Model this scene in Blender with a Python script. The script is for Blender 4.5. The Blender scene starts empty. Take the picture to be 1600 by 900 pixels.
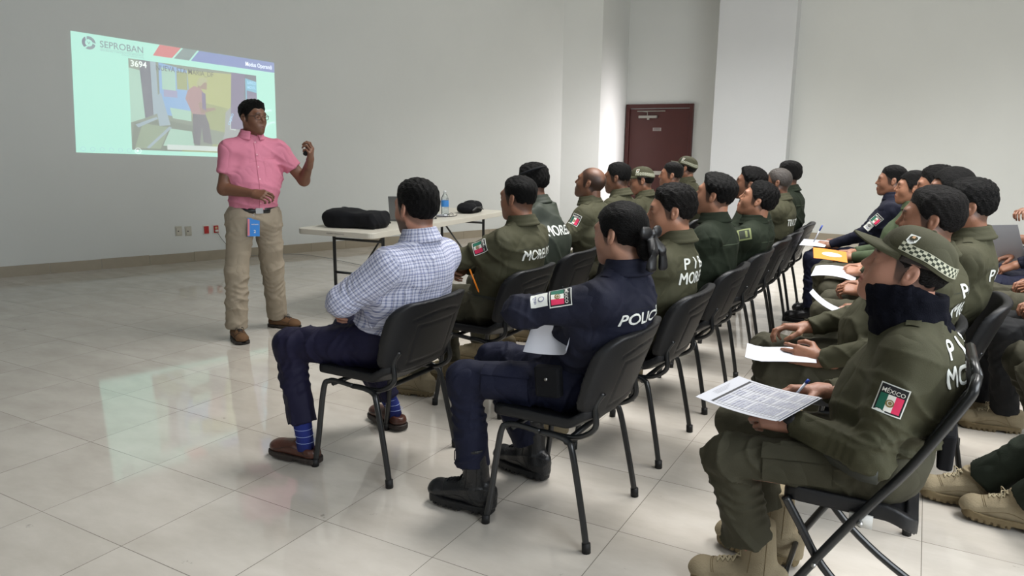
import bpy, bmesh, math, random
import numpy as np
from mathutils import Vector, Matrix
from mathutils.bvhtree import BVHTree
PI = math.pi
random.seed(7)
C = bpy.context.scene.collection
SC = bpy.context.scene

# ------------------------------------------------------------------ camera, world, lights, exposure
H = 1.42; TILT = .191; ROLL = .012; YAW = .507
fw = np.array([-math.sin(YAW)*math.cos(TILT), math.cos(YAW)*math.cos(TILT), -math.sin(TILT)])
r0 = np.array([math.cos(YAW), math.sin(YAW), 0.]); u0 = np.cross(r0, fw)
rr = math.cos(ROLL)*r0+math.sin(ROLL)*u0; uu = -math.sin(ROLL)*r0+math.cos(ROLL)*u0
cam = bpy.data.cameras.new('camera'); cam.sensor_width = 36; cam.lens = 36*1147/1600
cam.clip_start = .05; cam.clip_end = 60
co = bpy.data.objects.new('camera', cam); C.objects.link(co)
co.matrix_world = Matrix(((rr[0], uu[0], -fw[0], 0), (rr[1], uu[1], -fw[1], 0), (rr[2], uu[2], -fw[2], H), (0, 0, 0, 1)))
SC.camera = co
SC.view_settings.view_transform = 'Standard'; SC.view_settings.look = 'None'
SC.view_settings.gamma = 1; SC.view_settings.use_curve_mapping = False
SC.view_settings.exposure = 0.74
w = bpy.data.worlds.new('world'); SC.world = w; w.use_nodes = True
w.node_tree.nodes['Background'].inputs[0].default_value = (.75, .85, 1, 1)
w.node_tree.nodes['Background'].inputs[1].default_value = .35

def area(name, loc, aim, sx, sy, power, col):
    l = bpy.data.lights.new(name, 'AREA'); l.shape = 'RECTANGLE'; l.size = sx; l.size_y = sy
    l.energy = power; l.color = col
    o = bpy.data.objects.new(name, l); C.objects.link(o); o.location = loc
    o.rotation_euler = (Vector(aim)-Vector(loc)).to_track_quat('-Z', 'Y').to_euler()
    return o
for i, (x, y) in enumerate([(-1.4, 4.8), (-2.6, 9.2), (1.8, 4.2), (1.2, 9.2)]):
    area('ceiling_lamp_light', (x, y, 4.7), (x, y, 0), 1.6, 2.4, 72, (1, .985, .96)).data.spread = math.radians(105)
area('window_daylight', (3.6, 2.0, 2.6), (-2.5, 6, 1.0), 5.5, 2.6, 200, (.88, .94, 1))
area('rear_window_daylight', (-1.5, -3.6, 2.6), (-2.0, 6, 1.2), 6, 2.4, 26, (.9, .95, 1))
area('door_recess_daylight', (-3.15, 12.62, 1.3), (-5.0, 12.3, 1.3), .4, 2.0, 9, (1, .93, .95)).data.spread = math.radians(70)

# ------------------------------------------------------------------ materials
def lin(c):
    return tuple(((v/255)/12.92 if v/255 <= .04045 else ((v/255+.055)/1.055)**2.4) for v in c)
MATS = {}
def mat(name, col, rough=.6, metal=0., bump=0., bscale=60., var=0., vscale=6., spec=.5, emit=0., trans=0., stretch=None, coat=0., crease=0.):
    if name in MATS: return MATS[name]
    m = bpy.data.materials.new(name); m.use_nodes = True; nt = m.node_tree; N = nt.nodes; L = nt.links
    b = N['Principled BSDF']; c = lin(col)+(1,)
    b.inputs['Base Color'].default_value = c; b.inputs['Roughness'].default_value = rough
    b.inputs['Metallic'].default_value = metal; b.inputs['Specular IOR Level'].default_value = spec
    if coat: b.inputs['Coat Weight'].default_value = coat
    if trans:
        b.inputs['Transmission Weight'].default_value = trans; b.inputs['IOR'].default_value = 1.33
    if emit:
        b.inputs['Emission Color'].default_value = c; b.inputs['Emission Strength'].default_value = emit*.62
        b.inputs['Base Color'].default_value = (.6, .6, .6, 1)
    if bump or var or crease:
        tc = N.new('ShaderNodeTexCoord'); mp = N.new('ShaderNodeMapping'); L.new(tc.outputs['Object'], mp.inputs[0])
        if stretch: mp.inputs['Scale'].default_value = stretch
    if bump:
        n = N.new('ShaderNodeTexNoise'); n.inputs['Scale'].default_value = bscale; n.inputs['Detail'].default_value = 3
        L.new(mp.outputs[0], n.inputs['Vector']); bm = N.new('ShaderNodeBump'); bm.inputs['Strength'].default_value = bump
        bm.inputs['Distance'].default_value = .01
        L.new(n.outputs['Fac'], bm.inputs['Height']); L.new(bm.outputs[0], b.inputs['Normal'])
    if crease:
        n5 = N.new('ShaderNodeTexNoise'); n5.inputs['Scale'].default_value = 7.5; n5.inputs['Detail'].default_value = 1.2; n5.inputs['Distortion'].default_value = .7
        L.new(mp.outputs[0], n5.inputs['Vector'])
        a5 = N.new('ShaderNodeMath'); a5.operation = 'SUBTRACT'; L.new(n5.outputs['Fac'], a5.inputs[0]); a5.inputs[1].default_value = .5
        a6 = N.new('ShaderNodeMath'); a6.operation = 'ABSOLUTE'; L.new(a5.outputs[0], a6.inputs[0])
        b5 = N.new('ShaderNodeBump'); b5.inputs['Strength'].default_value = crease; b5.inputs['Distance'].default_value = .06; L.new(a6.outputs[0], b5.inputs['Height'])
        if bump: L.new(b5.outputs[0], bm.inputs['Normal'])
        else: L.new(b5.outputs[0], b.inputs['Normal'])
    if var:
        n2 = N.new('ShaderNodeTexNoise'); n2.inputs['Scale'].default_value = vscale; n2.inputs['Detail'].default_value = 4
        L.new(mp.outputs[0], n2.inputs['Vector'])
        mx = N.new('ShaderNodeMix'); mx.data_type = 'RGBA'
        mx.inputs['A'].default_value = tuple(v*(1-var) for v in c[:3])+(1,); mx.inputs['B'].default_value = tuple(min(1, v*(1+var)) for v in c[:3])+(1,)
        L.new(n2.outputs['Fac'], mx.inputs['Factor']); L.new(mx.outputs['Result'], b.inputs['Emission Color' if emit else 'Base Color'])
    MATS[name] = m; return m

def skin(name, col, hair=(18, 14, 12), lips=None):
    if name in MATS: return MATS[name]
    m = mat(name, col, .48, bump=.12, bscale=180, var=.10, vscale=9)
    nt = m.node_tree; N = nt.nodes; L = nt.links; b = N['Principled BSDF']
    src = b.inputs['Base Color'].links[0].from_socket
    at = N.new('ShaderNodeAttribute'); at.attribute_name = 'pigment_and_shade'; sp = N.new('ShaderNodeSeparateColor'); L.new(at.outputs['Color'], sp.inputs[0])
    m1 = N.new('ShaderNodeMix'); m1.data_type = 'RGBA'; L.new(sp.outputs[0], m1.inputs['Factor']); L.new(src, m1.inputs['A']); m1.inputs['B'].default_value = lin(hair)+(1,)
    m2 = N.new('ShaderNodeMix'); m2.data_type = 'RGBA'; L.new(sp.outputs[1], m2.inputs['Factor']); L.new(m1.outputs['Result'], m2.inputs['A'])
    lc = lips or (int(col[0]*.82), int(col[1]*.6), int(col[2]*.62)); m2.inputs['B'].default_value = lin(lc)+(1,)
    L.new(m2.outputs['Result'], b.inputs['Base Color'])
    b.inputs['Subsurface Weight'].default_value = .06; b.inputs['Subsurface Radius'].default_value = (.02, .008, .004)
    return m

OLIVE = mat('olive_twill', (64, 63, 46), .78, bump=.22, bscale=420, var=.10, vscale=7, spec=.25, crease=.42)
OLIVE2 = mat('olive_twill_trousers', (62, 60, 47), .8, bump=.22, bscale=420, var=.12, vscale=7, spec=.25, crease=.42)
DKGRN = mat('dark_green_knit', (29, 36, 25), .85, bump=.25, bscale=300, var=.12, spec=.2, crease=.42)
DKGRN2 = mat('dark_green_trousers', (34, 40, 32), .85, bump=.2, bscale=300, var=.12, spec=.2, crease=.42)
NAVY = mat('navy_twill', (14, 17, 36), .75, bump=.22, bscale=420, var=.12, spec=.3, crease=.42)
NAVY2 = mat('navy_twill_trousers', (15, 19, 42), .75, bump=.22, bscale=420, var=.12, spec=.3, crease=.42)
NAVYD = mat('navy_dress_trousers', (17, 15, 44), .7, bump=.12, bscale=500, var=.08, spec=.3, crease=.42)
BLKTR = mat('black_trousers', (17, 18, 20), .8, bump=.15, bscale=400, spec=.3, crease=.42)
KHAKI = mat('khaki_cotton', (152, 141, 124), .8, bump=.2, bscale=400, var=.06, spec=.25, crease=.42)
PINK = mat('pink_cotton', (204, 126, 148), .8, bump=.15, bscale=500, var=.04, spec=.25, crease=.42)
BLACKP = mat('black_plastic', (17, 18, 21), .45, bump=.12, bscale=900, spec=.4)
BLACKM = mat('black_painted_steel', (20, 22, 24), .3, var=.2, vscale=30, spec=.6)
BLACKF = mat('black_fabric', (13, 14, 18), .85, bump=.3, bscale=700, spec=.25)
BLKLEA = mat('black_boot_leather', (16, 17, 20), .32, bump=.2, bscale=160, spec=.5)
RUBBER = mat('black_rubber', (17, 17, 18), .6, spec=.4)
TAN = mat('tan_boot_suede', (142, 130, 106), .85, bump=.3, bscale=220, var=.14, vscale=14, spec=.2)
TANS = mat('tan_boot_sole', (112, 98, 72), .8, bump=.2, var=.2, vscale=20, spec=.3)
BROWNL = mat('brown_loafer_leather', (78, 46, 36), .3, bump=.1, bscale=120, var=.15, spec=.5)
BROWNS = mat('brown_suede_shoe', (104, 78, 56), .8, bump=.25, bscale=200, var=.12, spec=.2)
DKSOLE = mat('dark_brown_sole', (42, 34, 30), .6)
SOCK = mat('blue_sock', (26, 40, 112), .9, bump=.2, bscale=500)
SOCKL = mat('sock_stripe', (150, 165, 210), .9)
SCARF = mat('black_fleece', (13, 14, 22), .95, bump=.35, bscale=300, spec=.1, crease=.6)
HAIRB = mat('black_hair', (6, 5, 5), .55, bump=1., bscale=70, spec=.16, stretch=(1, 5, 5))
HAIRG = mat('greying_hair', (58, 52, 48), .6, bump=.5, bscale=120, var=.3, vscale=40)
HAIRN = mat('brown_black_hair', (12, 9, 8), .55, bump=1., bscale=70, spec=.16, stretch=(1, 5, 5))
SKIN = {k: skin('skin_'+k, c) for k, c in dict(warm=(156, 110, 86), tan=(138, 95, 73), deep=(112, 76, 57), light=(172, 128, 106), rosy=(164, 118, 98)).items()}
EYEW = mat('eye_white', (214, 208, 200), .25); IRIS = mat('iris', (34, 22, 16), .15)
WHITE = mat('white_print', (214, 216, 210), .7)
PAPER = mat('white_paper', (190, 192, 200), .7)
INK = mat('black_ink', (34, 34, 40), .6); BLUEINK = mat('blue_ink', (70, 76, 140), .6)
FGRN = mat('flag_green', (14, 96, 76), .7); FRED = mat('flag_red', (212, 44, 88), .7); FWHT = mat('flag_white', (226, 224, 216), .7)
EMBL = mat('emblem_brown', (128, 110, 66), .7); PBLK = mat('patch_black', (16, 17, 22), .75)
METAL = mat('steel', (170, 170, 168), .3, metal=1.); GOLD = mat('brass', (180, 150, 80), .35, metal=1.)

# ------------------------------------------------------------------ mesh helpers
def link(o, parent=None):
    C.objects.link(o)
    if parent is not None: o.parent = parent
    return o
def tag(o, label=None, cat=None, group=None, kind=None):
    if label: o['label'] = label
    if cat: o['category'] = cat
    if group: o['group'] = group
    if kind: o['kind'] = kind
    return o
def empty(name, loc, rz=0, label=None, cat=None, group=None):
    o = bpy.data.objects.new(name, None); C.objects.link(o); o.location = loc; o.rotation_euler = (0, 0, rz)
    o.empty_display_size = .1
    return tag(o, label, cat, group)
def mesh(name, V, Fa, mats, parent=None, mi=None, smooth=True, label=None, cat=None, group=None, kind=None):
    me = bpy.data.meshes.new(name)
    V = np.asarray(V, np.float32)
    if isinstance(Fa, np.ndarray):
        n = Fa.shape[1]; me.vertices.add(len(V)); me.vertices.foreach_set('co', V.ravel())
        me.loops.add(Fa.size); me.loops.foreach_set('vertex_index', Fa.ravel().astype(np.int32))
        me.polygons.add(len(Fa)); me.polygons.foreach_set('loop_start', (np.arange(len(Fa))*n).astype(np.int32))
        me.polygons.foreach_set('loop_total', np.full(len(Fa), n, np.int32))
        me.update(calc_edges=True); me.validate()
    else:
        me.from_pydata([tuple(map(float, v)) for v in V], [], [tuple(map(int, f)) for f in Fa]); me.update()
    for m in (mats if isinstance(mats, (list, tuple)) else [mats]): me.materials.append(m)
    if mi is not None: me.polygons.foreach_set('material_index', np.asarray(mi, np.int32))
    me.polygons.foreach_set('use_smooth', np.full(len(me.polygons), smooth, bool)); me.update()
    o = bpy.data.objects.new(name, me); link(o, parent); tag(o, label, cat, group, kind)
    return o
class MB:
    def __init__(s): s.v = []; s.f = []; s.m = []
    def add(s, v, f, m=0):
        o = len(s.v); s.v += [tuple(map(float, p)) for p in v]; s.f += [tuple(i+o for i in q) for q in f]; s.m += [m]*len(f)
    def box(s, lo, hi, m=0, R=None, t=(0, 0, 0)):
        x0, y0, z0 = lo; x1, y1, z1 = hi
        v = [Vector(p) for p in ((x0, y0, z0), (x1, y0, z0), (x1, y1, z0), (x0, y1, z0), (x0, y0, z1), (x1, y0, z1), (x1, y1, z1), (x0, y1, z1))]
        if R is not None: v = [R @ p for p in v]
        v = [p+Vector(t) for p in v]
        s.add(v, [(0, 3, 2, 1), (4, 5, 6, 7), (0, 1, 5, 4), (1, 2, 6, 5), (2, 3, 7, 6), (3, 0, 4, 7)], m)
    def tube(s, pts, r, n=10, m=0, flat=1., closed=False, up=None):
        P = [Vector(p) for p in pts]; N = len(P); rs = r if isinstance(r, (list, tuple)) else [r]*N
        ref = Vector(up) if up else None; V = []
        t0 = (P[1]-P[0]).normalized()
        nrm = ref if ref else (t0.orthogonal())
        for i in range(N):
            a = P[(i-1) % N] if (closed or i > 0) else P[i]; b = P[(i+1) % N] if (closed or i < N-1) else P[i]
            t = (b-a).normalized(); nn = (nrm-t*nrm.dot(t))
            if nn.length < 1e-5: nn = t.orthogonal()
            nn.normalize(); bb = t.cross(nn)
            if not ref: nrm = nn
            for k in range(n):
                a_ = 2*PI*k/n; V.append(P[i]+nn*math.cos(a_)*rs[i]+bb*math.sin(a_)*rs[i]*flat)
        Fc = []
        for i in range(N if closed else N-1):
            j = (i+1) % N
            for k in range(n):
                l = (k+1) % n; Fc.append((i*n+k, i*n+l, j*n+l, j*n+k))
        if not closed: Fc += [tuple(range(n))[::-1], tuple((N-1)*n+k for k in range(n))]
        s.add(V, Fc, m)
    def grid(s, fn, nu, nv, m=0, closed_u=False):
        V = [fn(i/nu, j/nv) for j in range(nv+1) for i in range(nu+1)]
        s.add(V, [(j*(nu+1)+i, j*(nu+1)+i+1, (j+1)*(nu+1)+i+1, (j+1)*(nu+1)+i) for j in range(nv) for i in range(nu)], m)
    def lathe(s, prof, c=(0, 0, 0), n=20, m=0):
        V = [(c[0]+r*math.cos(2*PI*k/n), c[1]+r*math.sin(2*PI*k/n), c[2]+z) for r, z in prof for k in range(n)]
        Fc = [(i*n+k, i*n+(k+1) % n, (i+1)*n+(k+1) % n, (i+1)*n+k) for i in range(len(prof)-1) for k in range(n)]
        s.add(V, Fc, m)
    def build(s, name, mats, parent=None, smooth=False, **kw):
        o = mesh(name, s.v, s.f, mats, parent, s.m, smooth, **kw)
        return o
def curve(pts, n=8):
    P = [Vector(p) for p in pts]; out = []
    for i in range(len(P)-1):
        a = P[max(i-1, 0)]; b = P[i]; c = P[i+1]; d = P[min(i+2, len(P)-1)]
        for k in range(n):
            t = k/n; out.append(.5*((2*b)+(c-a)*t+(2*a-5*b+4*c-d)*t*t+(-a+3*b-3*c+d)*t**3))
    out.append(P[-1]); return out
def bevel(o, wd=.004, seg=2):
    b = o.modifiers.new('bevel', 'BEVEL'); b.width = wd; b.segments = seg; b.limit_method = 'ANGLE'; return o

# ------------------------------------------------------------------ signed distance fields -> one continuous surface
def A(*v): return np.array(v, np.float32)
class Field:
    def __init__(s): s.p = []; s.post = None
    def _add(s, fn, lo, hi, k, op='u'): s.p.append((fn, np.asarray(lo, float), np.asarray(hi, float), k, op)); return s
    def cap(s, a, b, ra, rb=None, k=.03, side=None, flat=1., fold=None, cutb=None, cuta=None, clamp=None, op='u'):
        a = np.asarray(a, np.float32); b = np.asarray(b, np.float32); rb = ra if rb is None else rb
        ba = b-a; L2 = float(ba@ba)+1e-9; ax = ba/math.sqrt(L2)
        if side is not None:
            sd = np.asarray(side, np.float32); sd = sd-ax*(sd@ax); sd /= np.linalg.norm(sd)
        def fn(P):
            q = P-a; t = np.clip((q@ba)/L2, 0, 1); r = ra+(rb-ra)*t
            dv = q-t[..., None]*ba
            if side is not None:
                sc = dv@sd; dv2 = dv-sc[..., None]*sd*(1-1/flat); d0 = np.sqrt((dv2**2).sum(-1))
            else: d0 = np.sqrt((dv**2).sum(-1))
            if fold:
                amp, n, ph, tc, tw = fold
                wv = np.sin(n*t*6.283+ph+2.2*np.sin(q[..., 0]*31+ph)+1.8*np.sin(q[..., 1]*27+2*ph)+1.5*np.sin(q[..., 2]*23))
                d0 = d0+amp*np.abs(wv)*np.exp(-((t-tc)/tw)**2)
            d = d0-r
            if cutb is not None: d = np.maximum(d, (P-b)@ax-cutb)
            if cuta is not None: d = np.maximum(d, -((P-a)@ax)-cuta)
            if clamp is not None:
                for (cp, cn) in clamp: d = np.maximum(d, (P-np.asarray(cp, np.float32))@np.asarray(cn, np.float32))
            return d
        R = max(ra, rb)*max(flat, 1)
        return s._add(fn, np.minimum(a, b)-R, np.maximum(a, b)+R, k, op)
    def ell(s, c, r, k=.03, op='u', clamp=None, R=None):
        c = np.asarray(c, np.float32); r = np.asarray(r, np.float32)
        def fn(P):
            q = P-c
            if R is not None: q = q@np.asarray(R, np.float32)
            k0 = np.sqrt(((q/r)**2).sum(-1)); k1 = np.sqrt(((q/(r*r))**2).sum(-1))+1e-6
            d = k0*(k0-1)/k1
            if clamp is not None:
                for (cp, cn) in clamp: d = np.maximum(d, (P-np.asarray(cp, np.float32))@np.asarray(cn, np.float32))
            return d
        m = float(r.max()) if R is not None else r
        return s._add(fn, c-m, c+m, k, op)
    def collar(s, c, ax, r, th, h, k=.006, front=None, fy=1.0):
        c = np.asarray(c, np.float32); ax = np.asarray(ax, np.float32); ax = ax/np.linalg.norm(ax)
        def fn(P):
            q = P-c; t = q@ax; v = q-t[..., None]*ax; v = v*np.array([1., fy, 1.], np.float32)
            rad = np.sqrt((v**2).sum(-1)); dr = np.abs(rad-(r+.25*np.clip(t, -h, h)))-th
            d = np.maximum(dr, np.abs(t)-h)
            if front is not None:
                g = front-np.abs(q[..., 1]); d = np.where(q[..., 0] > 0, np.maximum(d, g), d)
            return d
        return s._add(fn, c-r-h-.03, c+r+h+.03, k, 'u')
    def fn(s, f, lo, hi, k=.01, op='u'): return s._add(f, lo, hi, k, op)
    def net(s, h, pad=.02):
        us = [p for p in s.p if p[4] == 'u']
        lo = np.min([p[1] for p in us], 0)-pad; hi = np.max([p[2] for p in us], 0)+pad
        n = np.ceil((hi-lo)/h).astype(int)+1
        ax = [(lo[i]+h*np.arange(n[i])).astype(np.float32) for i in range(3)]
        D = np.full(n, .5, np.float32)
        for fn, l, u, k, op in s.p:
            e = k+3*h
            i0 = np.clip(np.floor((l-e-lo)/h).astype(int), 0, n); i1 = np.clip(np.ceil((u+e-lo)/h).astype(int)+1, 0, n)
            if (i1 <= i0).any(): continue
            g = np.stack(np.meshgrid(*[ax[i][i0[i]:i1[i]] for i in range(3)], indexing='ij'), -1)
            d = fn(g).astype(np.float32); sl = tuple(slice(i0[i], i1[i]) for i in range(3)); d1 = D[sl]
            if op == 'u':
                if k > 0:
                    hh = np.maximum(k-np.abs(d-d1), 0)/k; D[sl] = np.minimum(d, d1)-hh*hh*k*.25
                else: D[sl] = np.minimum(d, d1)
            elif op == 's':
                d = -d; hh = np.maximum(k-np.abs(d-d1), 0)/max(k, 1e-6); D[sl] = np.maximum(d, d1)+hh*hh*k*.25
            elif op == 'i': D[sl] = np.maximum(d, d1)
        if s.post is not None:
            g = np.stack(np.meshgrid(*ax, indexing='ij'), -1); near = np.abs(D) < .03
            D[near] += s.post(g[near])
        for a_ in range(3):
            sl = [slice(None)]*3
            for e_ in (0, -1):
                sl[a_] = e_; D[tuple(sl)] = np.maximum(D[tuple(sl)], .001)
        return nets(D, lo, h)
def nets(D, lo, h):
    S = D < 0; nx, ny, nz = D.shape
    cnt = np.zeros((nx-1, ny-1, nz-1), np.int8)
    for i in (0, 1):
        for j in (0, 1):
            for k in (0, 1): cnt += S[i:nx-1+i, j:ny-1+j, k:nz-1+k]
    act = (cnt > 0) & (cnt < 8); ids = np.argwhere(act)
    idx = np.full(act.shape, -1, np.int32); idx[act] = np.arange(len(ids))
    acc = np.zeros((len(ids), 3)); wt = np.zeros(len(ids))
    cr = [(i, j, k) for i in (0, 1) for j in (0, 1) for k in (0, 1)]
    for a in cr:
        for ax in range(3):
            if a[ax]: continue
            b = list(a); b[ax] = 1
            da = D[ids[:, 0]+a[0], ids[:, 1]+a[1], ids[:, 2]+a[2]]; db = D[ids[:, 0]+b[0], ids[:, 1]+b[1], ids[:, 2]+b[2]]
            m = (da < 0) != (db < 0); t = da[m]/(da[m]-db[m])
            p = np.tile(np.array(a, float), (m.sum(), 1)); p[:, ax] += t; acc[m] += p; wt[m] += 1
    V = lo+h*(ids+acc/wt[:, None]); Q = []
    for ax in range(3):
        u, v = (ax+1) % 3, (ax+2) % 3
        sl0 = [slice(None)]*3; sl1 = [slice(None)]*3; sl0[ax] = slice(0, -1); sl1[ax] = slice(1, None)
        s0 = S[tuple(sl0)]; s1 = S[tuple(sl1)]; g = np.argwhere(s0 != s1)
        g = g[(g[:, u] > 0) & (g[:, v] > 0) & (g[:, u] < D.shape[u]-1) & (g[:, v] < D.shape[v]-1)]
        ins = s0[g[:, 0], g[:, 1], g[:, 2]]
        eu = np.zeros(3, int); eu[u] = 1; ev = np.zeros(3, int); ev[v] = 1
        f = lambda q: idx[q[:, 0], q[:, 1], q[:, 2]]
        q = np.stack([f(g-eu-ev), f(g-ev), f(g), f(g-eu)], 1)
        q[~ins] = q[~ins][:, ::-1]; Q.append(q)
    return V, np.concatenate(Q).astype(np.int32)
def wrinkle(seed, amp, sc=1.):
    rg = np.random.RandomState(seed)
    def unit():
        v = rg.randn(3); return v/np.linalg.norm(v)
    k = [(unit()*m*sc).astype(np.float32) for m in (48, 64, 90, 16, 22, 9, 11)]; ph = rg.rand(8)*6.28
    def f(P):
        wob = 2.2*np.sin(P@k[3]+ph[3])+1.6*np.sin(P@k[4]+ph[4]); m1 = .5+.5*np.sin(P@k[5]+ph[5]+wob*.3); m2 = .5+.5*np.sin(P@k[6]+ph[6])
        a = 1-np.abs(np.sin((P@k[0]+ph[0]+wob)*.5)); b = 1-np.abs(np.sin((P@k[1]+ph[1]-wob*1.1)*.5)); c = np.sin(P@k[2]+ph[2]+wob)
        return -amp*(a**3*1.7*m1+b**3*1.3*m2+c*.12-.5)
    return f
def smooth(x, a, b):
    t = np.clip((x-a)/(b-a), 0, 1); return t*t*(3-2*t)

# ------------------------------------------------------------------ flat decals (lettering, patches, seams) laid on a surface
def text2d(s, size, width=None, bold=.0, cuts=.02, shear=0., tmpc={}):
    cu = bpy.data.curves.new('t', 'FONT'); cu.body = s; cu.size = 1.; cu.offset = bold; cu.resolution_u = 3
    o = bpy.data.objects.new('t', cu); C.objects.link(o); bpy.context.view_layer.update()
    dg = bpy.context.evaluated_depsgraph_get(); me = bpy.data.meshes.new_from_object(o.evaluated_get(dg))
    bpy.data.objects.remove(o); bm = bmesh.new(); bm.from_mesh(me); bpy.data.meshes.remove(me)
    xs = [v.co.x for v in bm.verts]; ys = [v.co.y for v in bm.verts]
    x0, x1, y0, y1 = min(xs), max(xs), min(ys), max(ys); sy = size/(y1-y0); sx = (width/(x1-x0)) if width else sy
    for v in bm.verts:
        v.co = Vector(((v.co.x-(x0+x1)/2)*sx, (v.co.y-(y0+y1)/2)*sy, 0)); v.co.x += v.co.y*shear
    bmesh.ops.triangulate(bm, faces=bm.faces[:])
    if cuts:
        W = (x1-x0)*sx/2; Hh = size/2
        for i in range(int(2*W/cuts)):
            bmesh.ops.bisect_plane(bm, geom=bm.verts[:]+bm.edges[:]+bm.faces[:], plane_co=(-W+cuts*(i+.5), 0, 0), plane_no=(1, 0, 0))
        for i in range(int(2*Hh/cuts)):
            bmesh.ops.bisect_plane(bm, geom=bm.verts[:]+bm.edges[:]+bm.faces[:], plane_co=(0, -Hh+cuts*(i+.5), 0), plane_no=(0, 1, 0))
    bm.verts.index_update(); V = [(v.co.x, v.co.y) for v in bm.verts]; Fc = [tuple(v.index for v in f.verts) for f in bm.faces]; bm.free()
    return V, Fc
def rect2d(x0, x1, y0, y1, n=4, m=4):
    V = [(x0+(x1-x0)*i/n, y0+(y1-y0)*j/m) for j in range(m+1) for i in range(n+1)]
    return V, [(j*(n+1)+i, j*(n+1)+i+1, (j+1)*(n+1)+i+1, (j+1)*(n+1)+i) for j in range(m) for i in range(n)]
def disc2d(cx, cy, r, n=16, sx=1.):
    return [(cx, cy)]+[(cx+r*sx*math.cos(2*PI*i/n), cy+r*math.sin(2*PI*i/n)) for i in range(n)], [(0, i+1, (i+1) % n+1) for i in range(n)]
def poly2d(pts): return list(pts), [tuple(range(len(pts)))]
def moved(vf, dx, dy, rot=0.):
    V, Fc = vf; c, s = math.cos(rot), math.sin(rot)
    return [(x*c-y*s+dx, x*s+y*c+dy) for x, y in V], Fc
def decal(name, layers, mats, origin, u, v, n, bvh, parent, lift=.002, reach=.35, label=None):
    """layers: (verts2d, faces, material index, extra lift)"""
    O = Vector(origin); u = Vector(u).normalized(); n = Vector(n).normalized(); v = Vector(v); V = []; Fc = []; mi = []
    for (vv, ff), m, ex in layers:
        o = len(V); ok = []
        for x, y in vv:
            p = O+u*x+v*y+n*reach; h = bvh.ray_cast(p, -n, reach*2)
            if h[0] is None: V.append(O+u*x+v*y); ok.append(False)
            else:
                nn = h[1]; nn = nn if nn.dot(n) > 0 else -nn
                V.append(h[0]+(nn*.5+n*.5)*(lift+ex)); ok.append(True)
        for f in ff:
            if all(ok[i] for i in f):
                zz = [(V[o+i]-O).dot(n) for i in f]
                if max(zz)-min(zz) < .06: Fc.append([i+o for i in f]); mi.append(m)
    if not Fc: return None
    return mesh(name, [tuple(p) for p in V], Fc, mats, parent, mi, True, label=label)
def flag_layers(w=.064, h=.072):
    L = [(rect2d(-w/2-.003, w/2+.003, -h/2-.003, h/2+.003, 6, 6), 4, 0.), (rect2d(-w/2, w/2, -h/2, h/2, 6, 6), 0, .0006)]
    fh = h*.62; y0 = -h/2+.004; bw = (w-.008)/3
    for i, m in enumerate((1, 2, 3)):
        x0 = -w/2+.004+i*bw; L.append((rect2d(x0, x0+bw, y0, y0+fh, 2, 5), m, .0012))
    L.append((disc2d(0, y0+fh/2, .0105), 5, .0018)); L.append((disc2d(0, y0+fh/2+.001, .0065), 2, .0022)); L.append((disc2d(.0005, y0+fh/2+.001, .005), 5, .0026))
    L.append((moved(text2d('MÉXICO', .014, w*.86, .006, 0), 0, h/2-.013), 2, .0014))
    return L
FLAGM = [PBLK, FGRN, FWHT, FRED, WHITE, EMBL]

# ------------------------------------------------------------------ setting
def tri_wall(name, pts, z0, z1, m, kind='structure', th=.12):
    mb = MB()
    for (a, b) in zip(pts[:-1], pts[1:]):
        a = Vector((a[0], a[1], 0)); b = Vector((b[0], b[1], 0)); d = (b-a).normalized(); n = Vector((-d.y, d.x, 0))*th
        mb.add([(a.x, a.y, z0), (b.x, b.y, z0), (b.x, b.y, z1), (a.x, a.y, z1), (a.x+n.x, a.y+n.y, z0), (b.x+n.x, b.y+n.y, z0), (b.x+n.x, b.y+n.y, z1), (a.x+n.x, a.y+n.y, z1)],
               [(0, 1, 2, 3), (5, 4, 7, 6), (1, 5, 6, 2), (4, 0, 3, 7), (3, 2, 6, 7), (4, 5, 1, 0)])
    return mb.build(name, m, kind=kind)
WALLM = mat('painted_plaster_wall', (214, 216, 213), .85, bump=.12, bscale=14, var=.035, vscale=1.6, spec=.2)
PLAST = mat('ceiling_plaster', (205, 205, 200), .9)
BASEM = mat('beige_baseboard_tile', (158, 148, 130), .35, var=.1, vscale=9)

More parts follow.
